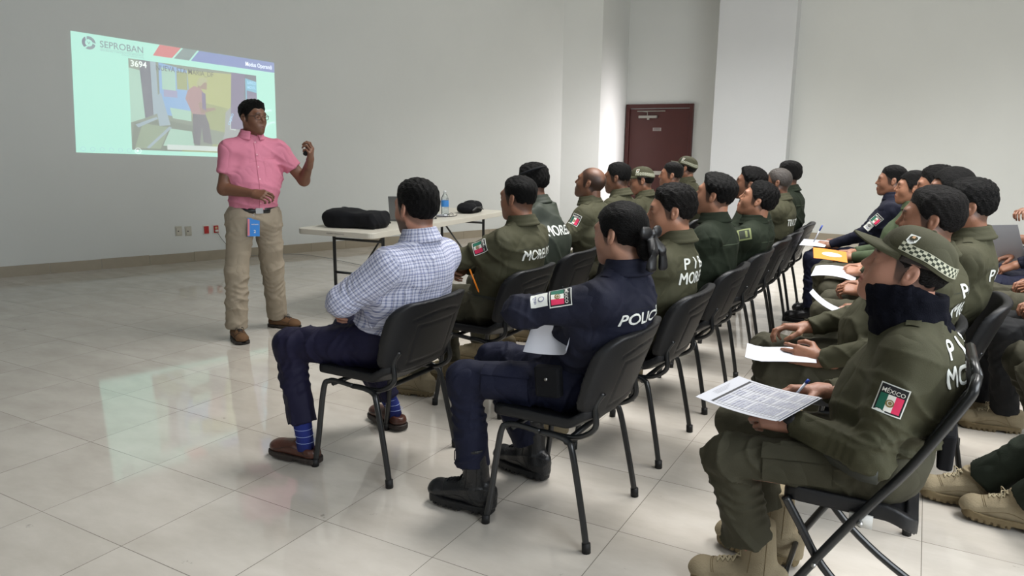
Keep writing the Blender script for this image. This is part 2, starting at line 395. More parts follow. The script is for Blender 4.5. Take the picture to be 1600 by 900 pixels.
fm = bpy.data.materials.new('polished_floor_tile'); fm.use_nodes = True
def floor_mat(m):
    nt = m.node_tree; N = nt.nodes; L = nt.links; b = N['Principled BSDF']
    geo = N.new('ShaderNodeNewGeometry'); sep = N.new('ShaderNodeSeparateXYZ'); L.new(geo.outputs['Position'], sep.inputs[0])
    def M(op, a, b_=None):
        n = N.new('ShaderNodeMath'); n.operation = op
        for i, x in enumerate((a, b_)):
            if x is None: continue
            if isinstance(x, (int, float)): n.inputs[i].default_value = x
            else: L.new(x, n.inputs[i])
        return n.outputs[0]
    fx = M('MULTIPLY', M('ADD', sep.outputs[0], 20-.125+.0), 2.); fy = M('MULTIPLY', M('ADD', sep.outputs[1], 20-.423), 2.)
    ix = M('FLOOR', fx); iy = M('FLOOR', fy)
    dx = M('ABSOLUTE', M('SUBTRACT', M('FRACT', M('ADD', fx, .5)), .5)); dy = M('ABSOLUTE', M('SUBTRACT', M('FRACT', M('ADD', fy, .5)), .5))
    nz = N.new('ShaderNodeTexNoise'); nz.inputs['Scale'].default_value = 1.3; nz.inputs['Detail'].default_value = 2; L.new(geo.outputs['Position'], nz.inputs['Vector'])
    wdt = M('ADD', .0028, M('MULTIPLY', M('SUBTRACT', nz.outputs['Fac'], .5), .006))
    gr = M('LESS_THAN', M('MINIMUM', dx, dy), wdt)
    cell = N.new('ShaderNodeCombineXYZ'); L.new(ix, cell.inputs[0]); L.new(iy, cell.inputs[1])
    wn = N.new('ShaderNodeTexWhiteNoise'); wn.noise_dimensions = '2D'; L.new(cell.outputs[0], wn.inputs['Vector'])
    ofs = N.new('ShaderNodeVectorMath'); ofs.operation = 'MULTIPLY_ADD'; L.new(wn.outputs['Color'], ofs.inputs[0]); ofs.inputs[1].default_value = (9, 9, 9); L.new(geo.outputs['Position'], ofs.inputs[2])
    mp = N.new('ShaderNodeMapping'); mp.inputs['Scale'].default_value = (1.2, 2.6, 1); mp.inputs['Rotation'].default_value = (0, 0, .35); L.new(ofs.outputs[0], mp.inputs[0])
    n1 = N.new('ShaderNodeTexNoise'); n1.inputs['Scale'].default_value = 2.2; n1.inputs['Detail'].default_value = 6; n1.inputs['Roughness'].default_value = .62; L.new(mp.outputs[0], n1.inputs['Vector'])
    cr = N.new('ShaderNodeValToRGB'); L.new(n1.outputs['Fac'], cr.inputs[0])
    cr.color_ramp.elements[0].position = .28; cr.color_ramp.elements[0].color = lin((182, 175, 165))+(1,)
    cr.color_ramp.elements[1].position = .72; cr.color_ramp.elements[1].color = lin((202, 196, 187))+(1,)
    # scuffs
    sc = N.new('ShaderNodeTexNoise'); sc.inputs['Scale'].default_value = 7; sc.inputs['Detail'].default_value = 8; sc.inputs['Roughness'].default_value = .7; L.new(geo.outputs['Position'], sc.inputs['Vector'])
    scr = N.new('ShaderNodeValToRGB'); L.new(sc.outputs['Fac'], scr.inputs[0]); scr.color_ramp.elements[0].position = .665; scr.color_ramp.elements[1].position = .70
    mxs = N.new('ShaderNodeMix'); mxs.data_type = 'RGBA'; L.new(M('MULTIPLY', scr.outputs['Color'], .45), mxs.inputs['Factor']); L.new(cr.outputs[0], mxs.inputs['A']); mxs.inputs['B'].default_value = lin((96, 90, 84))+(1,)
    mx = N.new('ShaderNodeMix'); mx.data_type = 'RGBA'; L.new(M('MULTIPLY', gr, .75), mx.inputs['Factor']); L.new(mxs.outputs['Result'], mx.inputs['A']); mx.inputs['B'].default_value = lin((84, 78, 70))+(1,)
    L.new(mx.outputs['Result'], b.inputs['Base Color'])
    rn = N.new('ShaderNodeMapRange'); rn.inputs['From Min'].default_value = .3; rn.inputs['From Max'].default_value = .7; rn.inputs['To Min'].default_value = .03; rn.inputs['To Max'].default_value = .08
    L.new(n1.outputs['Fac'], rn.inputs['Value']); L.new(rn.outputs[0], b.inputs['Roughness'])
    b.inputs['Specular IOR Level'].default_value = .75; b.inputs['IOR'].default_value = 1.52
    n3 = N.new('ShaderNodeTexNoise'); n3.inputs['Scale'].default_value = 2.5; L.new(geo.outputs['Position'], n3.inputs['Vector'])
floor_mat(fm)
WS = .397
def wl(y, off=0.): return -8.37+WS*(y-4.01)+off
ZC = 4.9
mb = MB(); mb.box((-13, -5, -.1), (5, 14.4, 0)); mb.build('floor', fm, kind='structure')
mb = MB(); mb.box((-13, -5, ZC), (5, 14.4, ZC+.1)); mb.build('ceiling', PLAST, kind='structure')
YB = 12.61; YR = 13.3
Lc = (wl(11.42), 11.42)
# interior faces listed counter-clockwise seen from above would face out; order chosen so thickness lies outside the room
lw = [(wl(-4.5), -4.5), Lc]
tri_wall('wall_left', lw, 0, ZC, WALLM)
pA = Lc; pB = (-4.93, 11.87)
tri_wall('wall_left_return', [pA, pB], 0, ZC, WALLM)
tri_wall('wall_recess_side', [pB, (-5.0, YR)], 0, ZC, WALLM)
tri_wall('wall_door', [(-5.0, YR), (-3.0, YR)], 0, ZC, WALLM)
mb = MB(); mb.box((-3.12, 12.28, 0), (-1.95, YR+.1, ZC)); mb.build('wall_pillar', mat('pillar_paint', (208, 210, 212), .8, bump=.1, bscale=14, var=.03, vscale=2), kind='structure')
tri_wall('wall_back', [(-1.95, YB), (4.5, YB)], 0, ZC, WALLM)
tri_wall('wall_right', [(4.5, YB), (4.5, -4.5)], 0, ZC, WALLM)
tri_wall('wall_rear', [(4.5, -4.5), (-11.8, -4.5)], 0, ZC, WALLM)
def baseboard(name, a, b, inset=.012, h=.115):
    a = Vector((*a, 0)); b = Vector((*b, 0)); d = (b-a).normalized(); n = Vector((d.y, -d.x, 0)); mb = MB(); L_ = (b-a).length; t = 0.
    while t < L_-.01:
        e = min(t+.5, L_); p = a+d*(t+.0015); q = a+d*(e-.0015); hh = h+random.uniform(-.003, .003)
        vs = []
        for z in (0, hh):
            for pt, of in ((p, 0), (q, 0), (q, inset), (p, inset)): vs.append((pt.x+n.x*of, pt.y+n.y*of, z))
        mb.add(vs, [(0, 1, 2, 3)[::-1], (4, 5, 6, 7), (3, 2, 6, 7), (0, 4, 5, 1), (0, 3, 7, 4), (1, 5, 6, 2)]); t = e
    return mb.build(name, BASEM, kind='structure')
baseboard('baseboard_left', (wl(-4.4), -4.4), Lc)
baseboard('baseboard_left_return', pA, pB)
baseboard('baseboard_pillar', (-3.12, 12.28), (-1.95, 12.28))
baseboard('baseboard_back', (-1.94, YB), (4.45, YB))
baseboard('baseboard_recess', pB, (-5.0, YR))

# door in the recess
DRM = mat('dark_red_brown_door', (72, 30, 26), .45, bump=.05, var=.1)
dx0, dx1, DY = -4.98, -3.72, YR
d = empty('door_1', (dx0, DY, 0)); d['kind'] = 'structure'
mb = MB(); mb.box((0, -.06, 0), (.07, -.001, 2.2)); mb.box((dx1-dx0-.07, -.06, 0), (dx1-dx0, -.001, 2.2)); mb.box((.07, -.06, 2.13), (dx1-dx0-.07, -.001, 2.2)); bevel(mb.build('door_frame', DRM, d), .006)
mb = MB(); mb.box((.075, -.03, .01), (dx1-dx0-.075, -.004, 2.115)); bevel(mb.build('door_leaf', DRM, d), .004)
mb = MB(); mb.box((.26, -.095, 1.95), (.6, -.031, 1.995)); mb.tube([(.42, -.07, 2.0), (.42, -.08, 2.06), (.22, -.06, 2.075), (.75, -.06, 2.075)], .008); mb.box((.42, -.085, 1.92), (.46, -.05, 1.95)); mb.build('door_closer', mat('closer_grey', (150, 148, 140), .4), d)
mb = MB(); mb.box((.52, -.034, 1.72), (.68, -.0305, 1.78)); pl = mb.build('door_sign', mat('sign_grey', (150, 140, 136), .5), d)
mb = MB()
for k_ in range(3): mb.box((.545, -.036, 1.737+.014*k_), (.655, -.0342, 1.741+.014*k_))
mb.build('sign_lines', INK, pl)
mb = MB(); mb.box((.1, -.075, .93), (dx1-dx0-.1, -.03, 1.0)); bevel(mb.build('push_bar', mat('push_bar_grey', (176, 172, 164), .35), d), .008)

# ------------------------------------------------------------------ projected slide on the left wall
def ray(x, y):
    dd = fw+rr*(x-800)/1147+uu*(450-y)/1147; return dd
wn3 = np.array([1, -WS, 0.]); wlen = np.linalg.norm(wn3); wc = -8.37-WS*4.01
def onwall(x, y, lift=.002):
    dd = ray(x, y); c0 = np.array([0, 0, H]); t = (wc-c0@wn3)/(dd@wn3); return c0+t*dd+wn3/wlen*lift
# slide corners on the wall (metres, from the survey of the picture)
QC = [onwall(119, 238), onwall(433, 248), onwall(428, 98), onwall(110, 48)]
def homog(src, dst):
    M_ = []; B_ = []
    for (x, y), (X, Y) in zip(src, dst):
        M_ += [[x, y, 1, 0, 0, 0, -X*x, -X*y], [0, 0, 0, x, y, 1, -Y*x, -Y*y]]; B_ += [X, Y]
    q = np.linalg.solve(np.array(M_), np.array(B_)); return np.append(q, 1).reshape(3, 3)
wdir = np.array([WS, 1, 0])/math.hypot(WS, 1); w0 = np.array([wl(4.01), 4.01, 0])
q2 = [((p-w0)@wdir, p[2]) for p in QC]
HM = homog([(0, 0), (16, 0), (16, 9), (0, 9)], q2)   # slide units 16 x 9 -> wall metres
def slide(u, v, lift=0.):
    p = HM@np.array([u, v, 1]); p = p[:2]/p[2]
    return tuple(w0+wdir*p[0]+np.array([0, 0, p[1]])+wn3/wlen*(.003+lift))
SL = empty('projected_slide', tuple(w0), 0, 'bright mint projected slide with a camera picture on the wall behind the presenter', 'projection')
SL.location = (0, 0, 0)
def em(name, c, s=.62, var=0., vs=3): return mat('projection_'+name, c, .9, emit=s, var=var, vscale=vs)
def sl(name, polys, mt, lift, parent=None, label=None):
    V = []; Fc = []; mi = []; ms = mt if isinstance(mt, list) else [mt]
    for item in polys:
        (vv, ff), k = (item if len(item) == 2 and isinstance(item[1], int) else (item, 0))
        o = len(V); V += [slide(x, y, lift+(len(mi)*.00002 if len(ms) > 8 else 0)) for x, y in vv]; Fc += [tuple(i+o for i in f)[::1] for f in ff]; mi += [k]*len(ff)
    return mesh(name, V, Fc, ms, parent or SL, mi, False, label=label)
def rc(x0, x1, y0, y1): return poly2d([(x0, y0), (x1, y0), (x1, y1), (x0, y1)])
S_ = .72
mint = em('mint', (163, 236, 214), S_)
sl('slide_background', [rc(0, 16, 0, 9)], mint, 0, label='mint slide background')
sl('banner', [(poly2d([(5.55, 8.05), (7.0, 8.05), (7.75, 9), (6.1, 9)]), 0), (poly2d([(7.15, 8.05), (8.35, 8.05), (9.05, 9), (7.9, 9)]), 1), (poly2d([(8.5, 8.05), (16, 8.05), (16, 9), (9.2, 9)]), 2)],
   [em('red', (206, 90, 92), S_), em('grey', (100, 128, 126), S_), em('blue', (92, 118, 184), S_)], .001)
sl('title_text', [moved(text2d('Modus Operandi', .5, 2.5, .006, 0), 14.5, 8.45)], em('white', (240, 250, 255), .95), .002)
LG = em('logo_grey', (96, 122, 130), S_); LGD = em('logo_dark', (70, 84, 110), S_)
ring = []
for i in range(24):
    a, b = 2*PI*i/24, 2*PI*(i+1)/24; c = (1.13, 8.3)
    if i % 8 == 7: continue
    ring.append((poly2d([(c[0]+.5*math.cos(a)*.9, c[1]+.5*math.sin(a)), (c[0]+.5*math.cos(b)*.9, c[1]+.5*math.sin(b)), (c[0]+.27*math.cos(b+.3)*.9, c[1]+.27*math.sin(b+.3)), (c[0]+.27*math.cos(a+.3)*.9, c[1]+.27*math.sin(a+.3))]), (i//8) % 2))
ring.append((moved(text2d('V', .2, .2, .02, 0), 1.13, 8.3), 0))
sl('logo', ring, [LG, LGD], .001)
sl('logo_text', [moved(text2d('SEPROBAN', .52, 3.0, .01, 0), 3.35, 8.35), rc(1.85, 4.9, 7.98, 8.0), moved(text2d('SEGURIDAD Y PROTECCION BANCARIA', .09, 3.0, .0, 0), 3.35, 7.88), moved(text2d('ASOCIACION NACIONAL', .08, 1.6, .0, 0), 4.1, 7.74)], LG, .001)
# projected camera picture
PX0, PX1, PY0, PY1 = 3.75, 14.2, .35, 7.55
def pu(x, y): return (PX0+(PX1-PX0)*x, PY0+(PY1-PY0)*y)
def pp(*pts): return poly2d([pu(x, y) for x, y in pts])
cols = dict(base=(120, 138, 118), glass=(150, 178, 160), dkframe=(84, 92, 110), frame=(150, 178, 190), blue=(120, 176, 226), mint=(164, 214, 190), yellow=(176, 186, 104), ygr=(150, 164, 96), floor=(132, 158, 122), floord=(96, 116, 96), lilac=(150, 150, 190), purple=(104, 92, 136), grey=(150, 160, 158), skin=(150, 120, 100), pinkish=(168, 124, 126), dark=(78, 78, 92), hair=(176, 182, 130), cyan=(90, 190, 220), orange=(210, 150, 110), white=(214, 232, 224), black=(40, 44, 58))
kn = list(cols); pm = [em('pic_'+k, cols[k], .62, .12, 2.2) for k in kn]
def K(k): return kn.index(k)
pic = sl('camera_picture', [(pp((0, 0), (1, 0), (1, 1), (0, 1)), K('base'))], pm, .0012)
sl('lobby_scene', [
    (pp((0, .3), (.1, .36), (.09, .88), (0, .9)), K('mint')), (pp((.1, .36), (.16, .4), (.15, 1), (.07, 1)), K('dkframe')),
    (pp((.16, .4), (.2, .43), (.19, 1), (.15, 1)), K('frame')), (pp((.21, .42), (.44, .38), (.42, .95), (.21, 1)), K('blue')),
    (pp((.23, .7), (.33, .7), (.33, .92), (.23, .95)), K('mint')), (pp((.34, .72), (.42, .72), (.42, .92), (.34, .93)), K('ygr')),
    (pp((.24, .62), (.34, .62), (.34, .7), (.24, .7)), K('lilac')), (pp((.3, .38), (.44, .36), (.44, .48), (.28, .5)), K('mint')),
    (pp((.45, .36), (.74, .3), (.8, .98), (.42, .95)), K('yellow')), (pp((.5, .3), (.72, .25), (.74, .55), (.52, .6)), K('ygr')),
    (pp((0, 0), (.5, 0), (.48, .3), (.22, .36), (.02, .3)), K('floord')), (pp((.02, .02), (.2, .02), (.27, .27), (.08, .3)), K('floor')),
    (pp((.22, .06), (.46, .04), (.44, .24), (.28, .26)), K('mint')), (pp((.03, .28), (.18, .38), (.19, .36), (.05, .25)), K('frame')),
    (pp((.12, .02), (.29, .27), (.27, .28), (.1, .03)), K('frame')), (pp((.2, .28), (.28, .3), (.22, .66), (.17, .6)), K('frame')),
    (pp((.7, .1), (.8, .1), (.86, .5), (.8, .62), (.72, .5)), K('grey')), (pp((.74, .12), (.79, .14), (.82, .5), (.77, .54)), K('white')),
    (pp((.76, .3), (.86, .3), (.9, 1), (.78, 1)), K('purple')), (pp((.86, .3), (1, .12), (1, 1), (.9, 1)), K('dkframe')),
    (pp((.9, .45), (1, .4), (1, .92), (.9, .95)), K('cyan')), (pp((.91, .58), (1, .55), (1, .78), (.91, .8)), K('purple')),
    (pp((.66, .05), (.98, .08), (.94, .26), (.72, .3)), K('grey')), (pp((.6, 0), (1, 0), (1, .12), (.6, .1)), K('ygr')),
    (pp((.25, .015), (1, .015), (1, .075), (.25, .075)), K('white')), (pp((.36, .0), (.95, .0), (.95, .018), (.36, .018)), K('ygr'))], pm, .002, pic)
sl('filmed_man', [
    (pp((.45, .1), (.5, .08), (.52, .3), (.53, .12), (.6, .1), (.58, .34), (.55, .47), (.45, .47)), K('dark')),
    (pp((.45, .45), (.55, .45), (.56, .68), (.52, .76), (.47, .78), (.42, .72), (.4, .62), (.43, .52)), K('pinkish')),
    (pp((.52, .46), (.64, .52), (.63, .545), (.56, .53), (.52, .6), (.5, .58)), K('skin')), (pp((.53, .52), (.56, .5), (.56, .7), (.53, .72)), K('purple')),
    (pp((.5, .76), (.57, .75), (.575, .83), (.54, .86), (.5, .84)), K('skin')), (pp((.49, .8), (.51, .88), (.56, .895), (.585, .85), (.55, .83), (.52, .78)), K('hair'))], pm, .0028, pic, 'man in a pink top filmed from behind')
sl('time_text', [moved(text2d('3694', .5, 1.15, .012, 0), *pu(.07, .95))], em('ovl_white', (226, 240, 232), .9), .0035, pic)
sl('place_text', [moved(text2d('NUEVA STA MARIA_DF', .5, 4.6, .006, 0), *pu(.41, .935))], em('ovl_black', (30, 38, 50), .5), .0035, pic)
sl('screen_text', [moved(text2d('BANCO', .3, .8, .02, 0), *pu(.955, .9)), moved(text2d('MOVIL', .26, .8, .02, 0), *pu(.955, .84))], em('kiosk', (150, 205, 235), .8), .0035, pic)
sl('kiosk_text', [moved(text2d('CAJERO', .25, 1.1, .02, 0, ), *pu(.765, .42), 1.2)], em('kiosk', (150, 205, 235), .8), .0035, pic)
ics = []
for i in range(7):
    cx = .45+i*.62; r = .16 if i != 6 else .24
    for j in range(14):
        a, b = 2*PI*j/14, 2*PI*(j+1)/14; ics.append((poly2d([(cx+r*math.cos(a), .28+r*math.sin(a)), (cx+r*math.cos(b), .28+r*math.sin(b)), (cx+(r-.03)*math.cos(b), .28+(r-.03)*math.sin(b)), (cx+(r-.03)*math.cos(a), .28+(r-.03)*math.sin(a))]), 1 if i == 6 else 0))
ics.append((rc(.45+6*.62-.1, .45+6*.62+.04, .2, .36), 1))
sl('player_icons', ics, [em('icon', (140, 190, 200), .75), em('icon_white', (225, 240, 240), .95)], .004)
arc = []
for (cx, cy, r) in ((15.6, 2.9, 1.7), (15.9, 2.2, 1.3)):
    for j in range(20):
        a, b = PI*.5+PI*.9*j/20, PI*.5+PI*.9*(j+1)/20
        f_ = lambda a, r: (min(cx+r*math.cos(a), 16), cy+r*math.sin(a)); arc.append(poly2d([f_(a, r), f_(b, r), f_(b, r-.18), f_(a, r-.18)]))
sl('corner_arcs', arc, em('arc', (196, 240, 232), .8), .0011)

# ------------------------------------------------------------------ wall sockets
def wall_frame(px, py): return Vector(onwall(px, py, 0))
sock = [(279, 361, 'beige'), (294, 361, 'beige'), (322, 359, 'red'), (337, 358, 'red')]
BEI = mat('socket_beige', (190, 186, 172), .5); RED = mat('socket_red', (176, 26, 22), .45); SWH = mat('socket_white', (215, 213, 205), .5)
ang = math.atan2(1, WS)
lab = ['leftmost beige wall socket plate with one hole', 'second beige wall socket plate, beside the red ones', 'plain red wall socket on a white plate', 'red wall outlet with a plug and thin cable hanging from it']
for i, (px, py, c) in enumerate(sock):
    p = wall_frame(px, py); e = empty('wall_socket', p, ang, lab[i], 'socket', None)
    mb = MB(); mb.box((-.038, -.010, -.058), (.038, -.001, .058)); bevel(mb.build('plate', SWH if c == 'red' else BEI, e), .003)
    mb = MB(); mb.box((-.028, -.022, -.045), (.028, -.010, .045)); f_ = bevel(mb.build('socket_face', RED if c == 'red' else BEI, e), .003)
    if i < 2:
        mb = MB(); mb.tube([(-.008, -.0215, 0), (-.008, -.0235, 0)], .007, 12); mb.build('screw_hole', INK, e)
    if i == 3:
        mb = MB(); mb.box((-.014, -.03, .008), (.014, -.022, .032), 0); mb.box((-.016, -.05, -.026), (.016, -.022, -.004), 1); mb.build('outlet_and_plug', [mat('plug_yellow', (196, 176, 130), .5), SWH], e)
cb = []
p = wall_frame(337, 361)+Vector(wn3/wlen)*.05; q = Vector((wl(6.45)+.05, 6.45, .02)); r_ = Vector((-6.9, 6.9, .012)); s__ = Vector((-5.6, 6.6, .012))
mb = MB(); mb.tube(curve([p, p+Vector((.03, .06, -.12)), p+Vector((.06, .22, -.3)), q, r_, s__, Vector((-4.8, 6.3, .012))], 8), .004, 6)
mb.build('power_cable', mat('grey_cable', (140, 140, 138), .5), smooth=True, label='thin grey cable running down from the red outlet to the floor', cat='cable')

# ------------------------------------------------------------------ folding table and what stands on it
TR = math.radians(4.0); TX, TY = -4.08, 4.40
T = empty('folding_table', (TX, TY, 0), TR, 'long white plastic folding table with grey steel legs behind the presenter', 'table')
TOPM = mat('table_plastic', (196, 192, 180), .45, bump=.1, bscale=500, var=.04)
def rrect(x0, x1, y0, y1, r, n=6):
    out = []
    for cx, cy, a0 in ((x1-r, y0+r, -PI/2), (x1-r, y1-r, 0), (x0+r, y1-r, PI/2), (x0+r, y0+r, PI)):
        out += [(cx+r*math.cos(a0+PI/2*i/n), cy+r*math.sin(a0+PI/2*i/n)) for i in range(n+1)]
    return out
def slab(mb, pts, z0, z1, m=0, bev=.004):
    n = len(pts); cx = sum(p[0] for p in pts)/n; cy = sum(p[1] for p in pts)/n
    def ins(p, d):
        L_ = math.hypot(p[0]-cx, p[1]-cy); return (p[0]-(p[0]-cx)/L_*d, p[1]-(p[1]-cy)/L_*d)
    rings = [(ins(p, bev) + (z0,)) for p in pts]+[(p[0], p[1], z0+bev) for p in pts]+[(p[0], p[1], z1-bev) for p in pts]+[(ins(p, bev)+(z1,)) for p in pts]
    Fc = [tuple(range(n))[::-1]]+[tuple(3*n+i for i in range(n))]
    for k in range(3): Fc += [(k*n+i, k*n+(i+1) % n, (k+1)*n+(i+1) % n, (k+1)*n+i) for i in range(n)]
    mb.add(rings, Fc, m)
mb = MB(); slab(mb, rrect(-.38, .38, 0, 2.44, .06), .695, .74); top = mb.build('tabletop', TOPM, T)
V, Fc = text2d('EQUIPO OPERATIVO', .012, .17, .0, 0); mesh('handwriting', [(x+.02, -.0012, y+.716) for x, y in V], Fc, INK, top, smooth=False)
for (yy, s) in ((.32, 1), (2.12, -1)):
    for sx in (-1, 1):
        mb = MB(); mb.tube(curve([(sx*.25, yy, .69), (sx*.25, yy, .3), (sx*.25, yy-.0*s, .16), (sx*.29, yy, .05), (sx*.33, yy, .015), (sx*.355, yy, .015)], 5), .0145, 10); mb.build('leg', BLACKM, T, True)
    for z_ in (.34, .63):
        mb = MB(); mb.tube([(-.25, yy, z_), (.25, yy, z_)], .011); mb.build('crossbar', BLACKM, T, True)
    mb = MB(); mb.tube([(0, yy, .34), (0, yy+s*.42, .68)], .009); mb.build('brace', BLACKM, T, True)
def tl(x, y, z=.74):  # table-local to world
    v = Matrix.Rotation(TR, 3, 'Z') @ Vector((x, y, z)); return Vector((TX+v.x, TY+v.y, v.z))
def softbag(name, root, length, depth, height, label, seed):
    e = empty(name, root, TR+(.1 if length < .4 else PI/2+.12), label, 'bag')
    f_ = Field(); a, b, c = depth/2, length/2, height
    f_.fn(lambda P: np.sqrt((np.maximum(np.abs(P[..., 0])-a+.05, 0)**2)+(np.maximum(np.abs(P[..., 1])-b+.05, 0)**2)+(np.maximum(np.abs(P[..., 2]-c/2)-c/2+.035, 0)**2))-.035-.012*np.sin(P[..., 1]*15), (-a, -b, 0), (a, b, c))
    f_.cap((.0, b*.25, c*.62), (0, b*.85, c*.6), c*.5, c*.48, .04, side=(1, 0, 0), flat=2.2 if depth > .25 else 1.4)
    f_.cap((.0, -b*.9, c*.4), (0, -b*.5, c*.55), c*.38, c*.5, .04, side=(1, 0, 0), flat=2.2)
    f_.post = wrinkle(seed, .0035, 1.2); f_.fn(lambda P: -P[..., 2]+.002, (-1, -1, -1), (1, 1, 1), 0, 'i')
    V, Q = f_.net(.007); mesh('bag_body', V, Q, BLACKF, e)
    mb = MB(); mb.tube(curve([(a*.9, -b*.95, .03), (a*1.05, -b*.4, .06), (a*1.0, b*.3, .05), (a*.95, b*.9, .03)], 6), .007, 8, flat=1.5); mb.build('strap', BLKLEA, e, True)
    mb = MB(); mb.tube(curve([(-.06, b*.2, c*1.02), (-.03, b*.45, c*1.15), (.02, b*.45, c*1.15), (.05, b*.2, c*1.02)], 5), .008, 8); mb.build('handle', BLKLEA, e, True)
    mb = MB(); mb.tube([(a+.001, -b*.6, c*.6), (a+.001, b*.7, c*.62)], .003, 6); mb.build('zip', mat('zip_grey', (70, 72, 76), .5), e, True)
softbag('briefcase', tl(-.02, .33), .50, .34, .135, 'large black fabric briefcase lying on the near end of the table', 3)
softbag('laptop_bag', tl(.14, 2.02), .30, .2, .10, 'small black bag on the far end of the table', 9)
LM = mat('laptop_grey', (118, 120, 122), .35, metal=.6)
L = empty('laptop', tl(.06, 1.02), .46, 'open grey laptop on the table, lid towards the audience', 'laptop')
mb = MB(); slab(mb, rrect(-.16, .16, -.11, .11, .012), .0, .014, 0, .002); mb.build('base', LM, L)
mb = MB(); Rl = Matrix.Rotation(math.radians(16), 3, 'X')
mb.box((-.16, -.004, 0), (.16, .004, .22), 0, Rl, (0, -.112, .016)); mb.build('screen_lid', LM, L)
def screenface():
    mb = MB(); mb.box((-.15, .0042, .01), (.15, .0048, .21), 0, Rl, (0, -.112, .016)); return mb
screenface().build('display', mat('display_black', (20, 24, 34), .2), L)
mb = MB(); mb.box((-.14, -.06, .0142), (.14, .07, .0152)); mb.build('keyboard', BLACKP, L)
WB = empty('water_bottle', tl(.075, 1.63), 0, 'clear plastic water bottle with a blue label on the table', 'bottle')
mb = MB(); mb.lathe([(.001, 0), (.036, 0), (.038, .01), (.038, .06), (.035, .07), (.038, .08), (.038, .15), (.036, .17), (.022, .2), (.0135, .213), (.0135, .225), (.001, .225)], n=24); mb.build('bottle_body', mat('clear_plastic', (225, 235, 240), .05, trans=.9), WB, True)
mb = MB(); mb.lathe([(.0385, .085), (.0388, .087), (.0388, .145), (.0385, .147)], n=24); mb.build('bottle_label', mat('blue_label', (60, 130, 200), .4), WB, True)
mb = MB(); mb.lathe([(.001, .24), (.014, .24), (.015, .237), (.015, .222), (.0135, .222)], n=20); mb.build('cap', mat('white_cap', (225, 228, 230), .4), WB, True)
mb = MB(); mb.box((-.05, -.03, 0), (.05, .03, .018)); bevel(mb.build('tissue_pack', PAPER, label='small white tissue pack on the table beside the water bottle', cat='tissues'), .006).location = tl(.12, 1.5)
G = empty('eyeglasses', tl(.2, 1.48), TR+1.2, 'folded black eyeglasses lying on the table edge', 'glasses')
mb = MB()
for s in (-1, 1): mb.tube([(s*.035+.026*math.cos(2*PI*i/16), 0, .02+.018*math.sin(2*PI*i/16)) for i in range(16)], .002, 6, closed=True)
mb.tube([(-.01, 0, .024), (.01, 0, .024)], .002, 6); mb.build('front_frame', INK, G, True)
for s in (-1, 1):
    mb = MB(); mb.tube(curve([(s*.062, 0, .024), (s*.06, .06, .018), (s*.055, .12, .005)], 4), .0022, 6); mb.build('temple', INK, G, True)
mb = MB(); mb.tube(curve([tl(.1, 1.15, .744), tl(.2, 1.25, .744), tl(.12, 1.38, .744), tl(.22, 1.55, .744), tl(.16, 1.72, .744)], 8), .0035, 6)
mb.build('laptop_cable', INK, smooth=True, label='black charger cable curling across the table top', cat='cable')

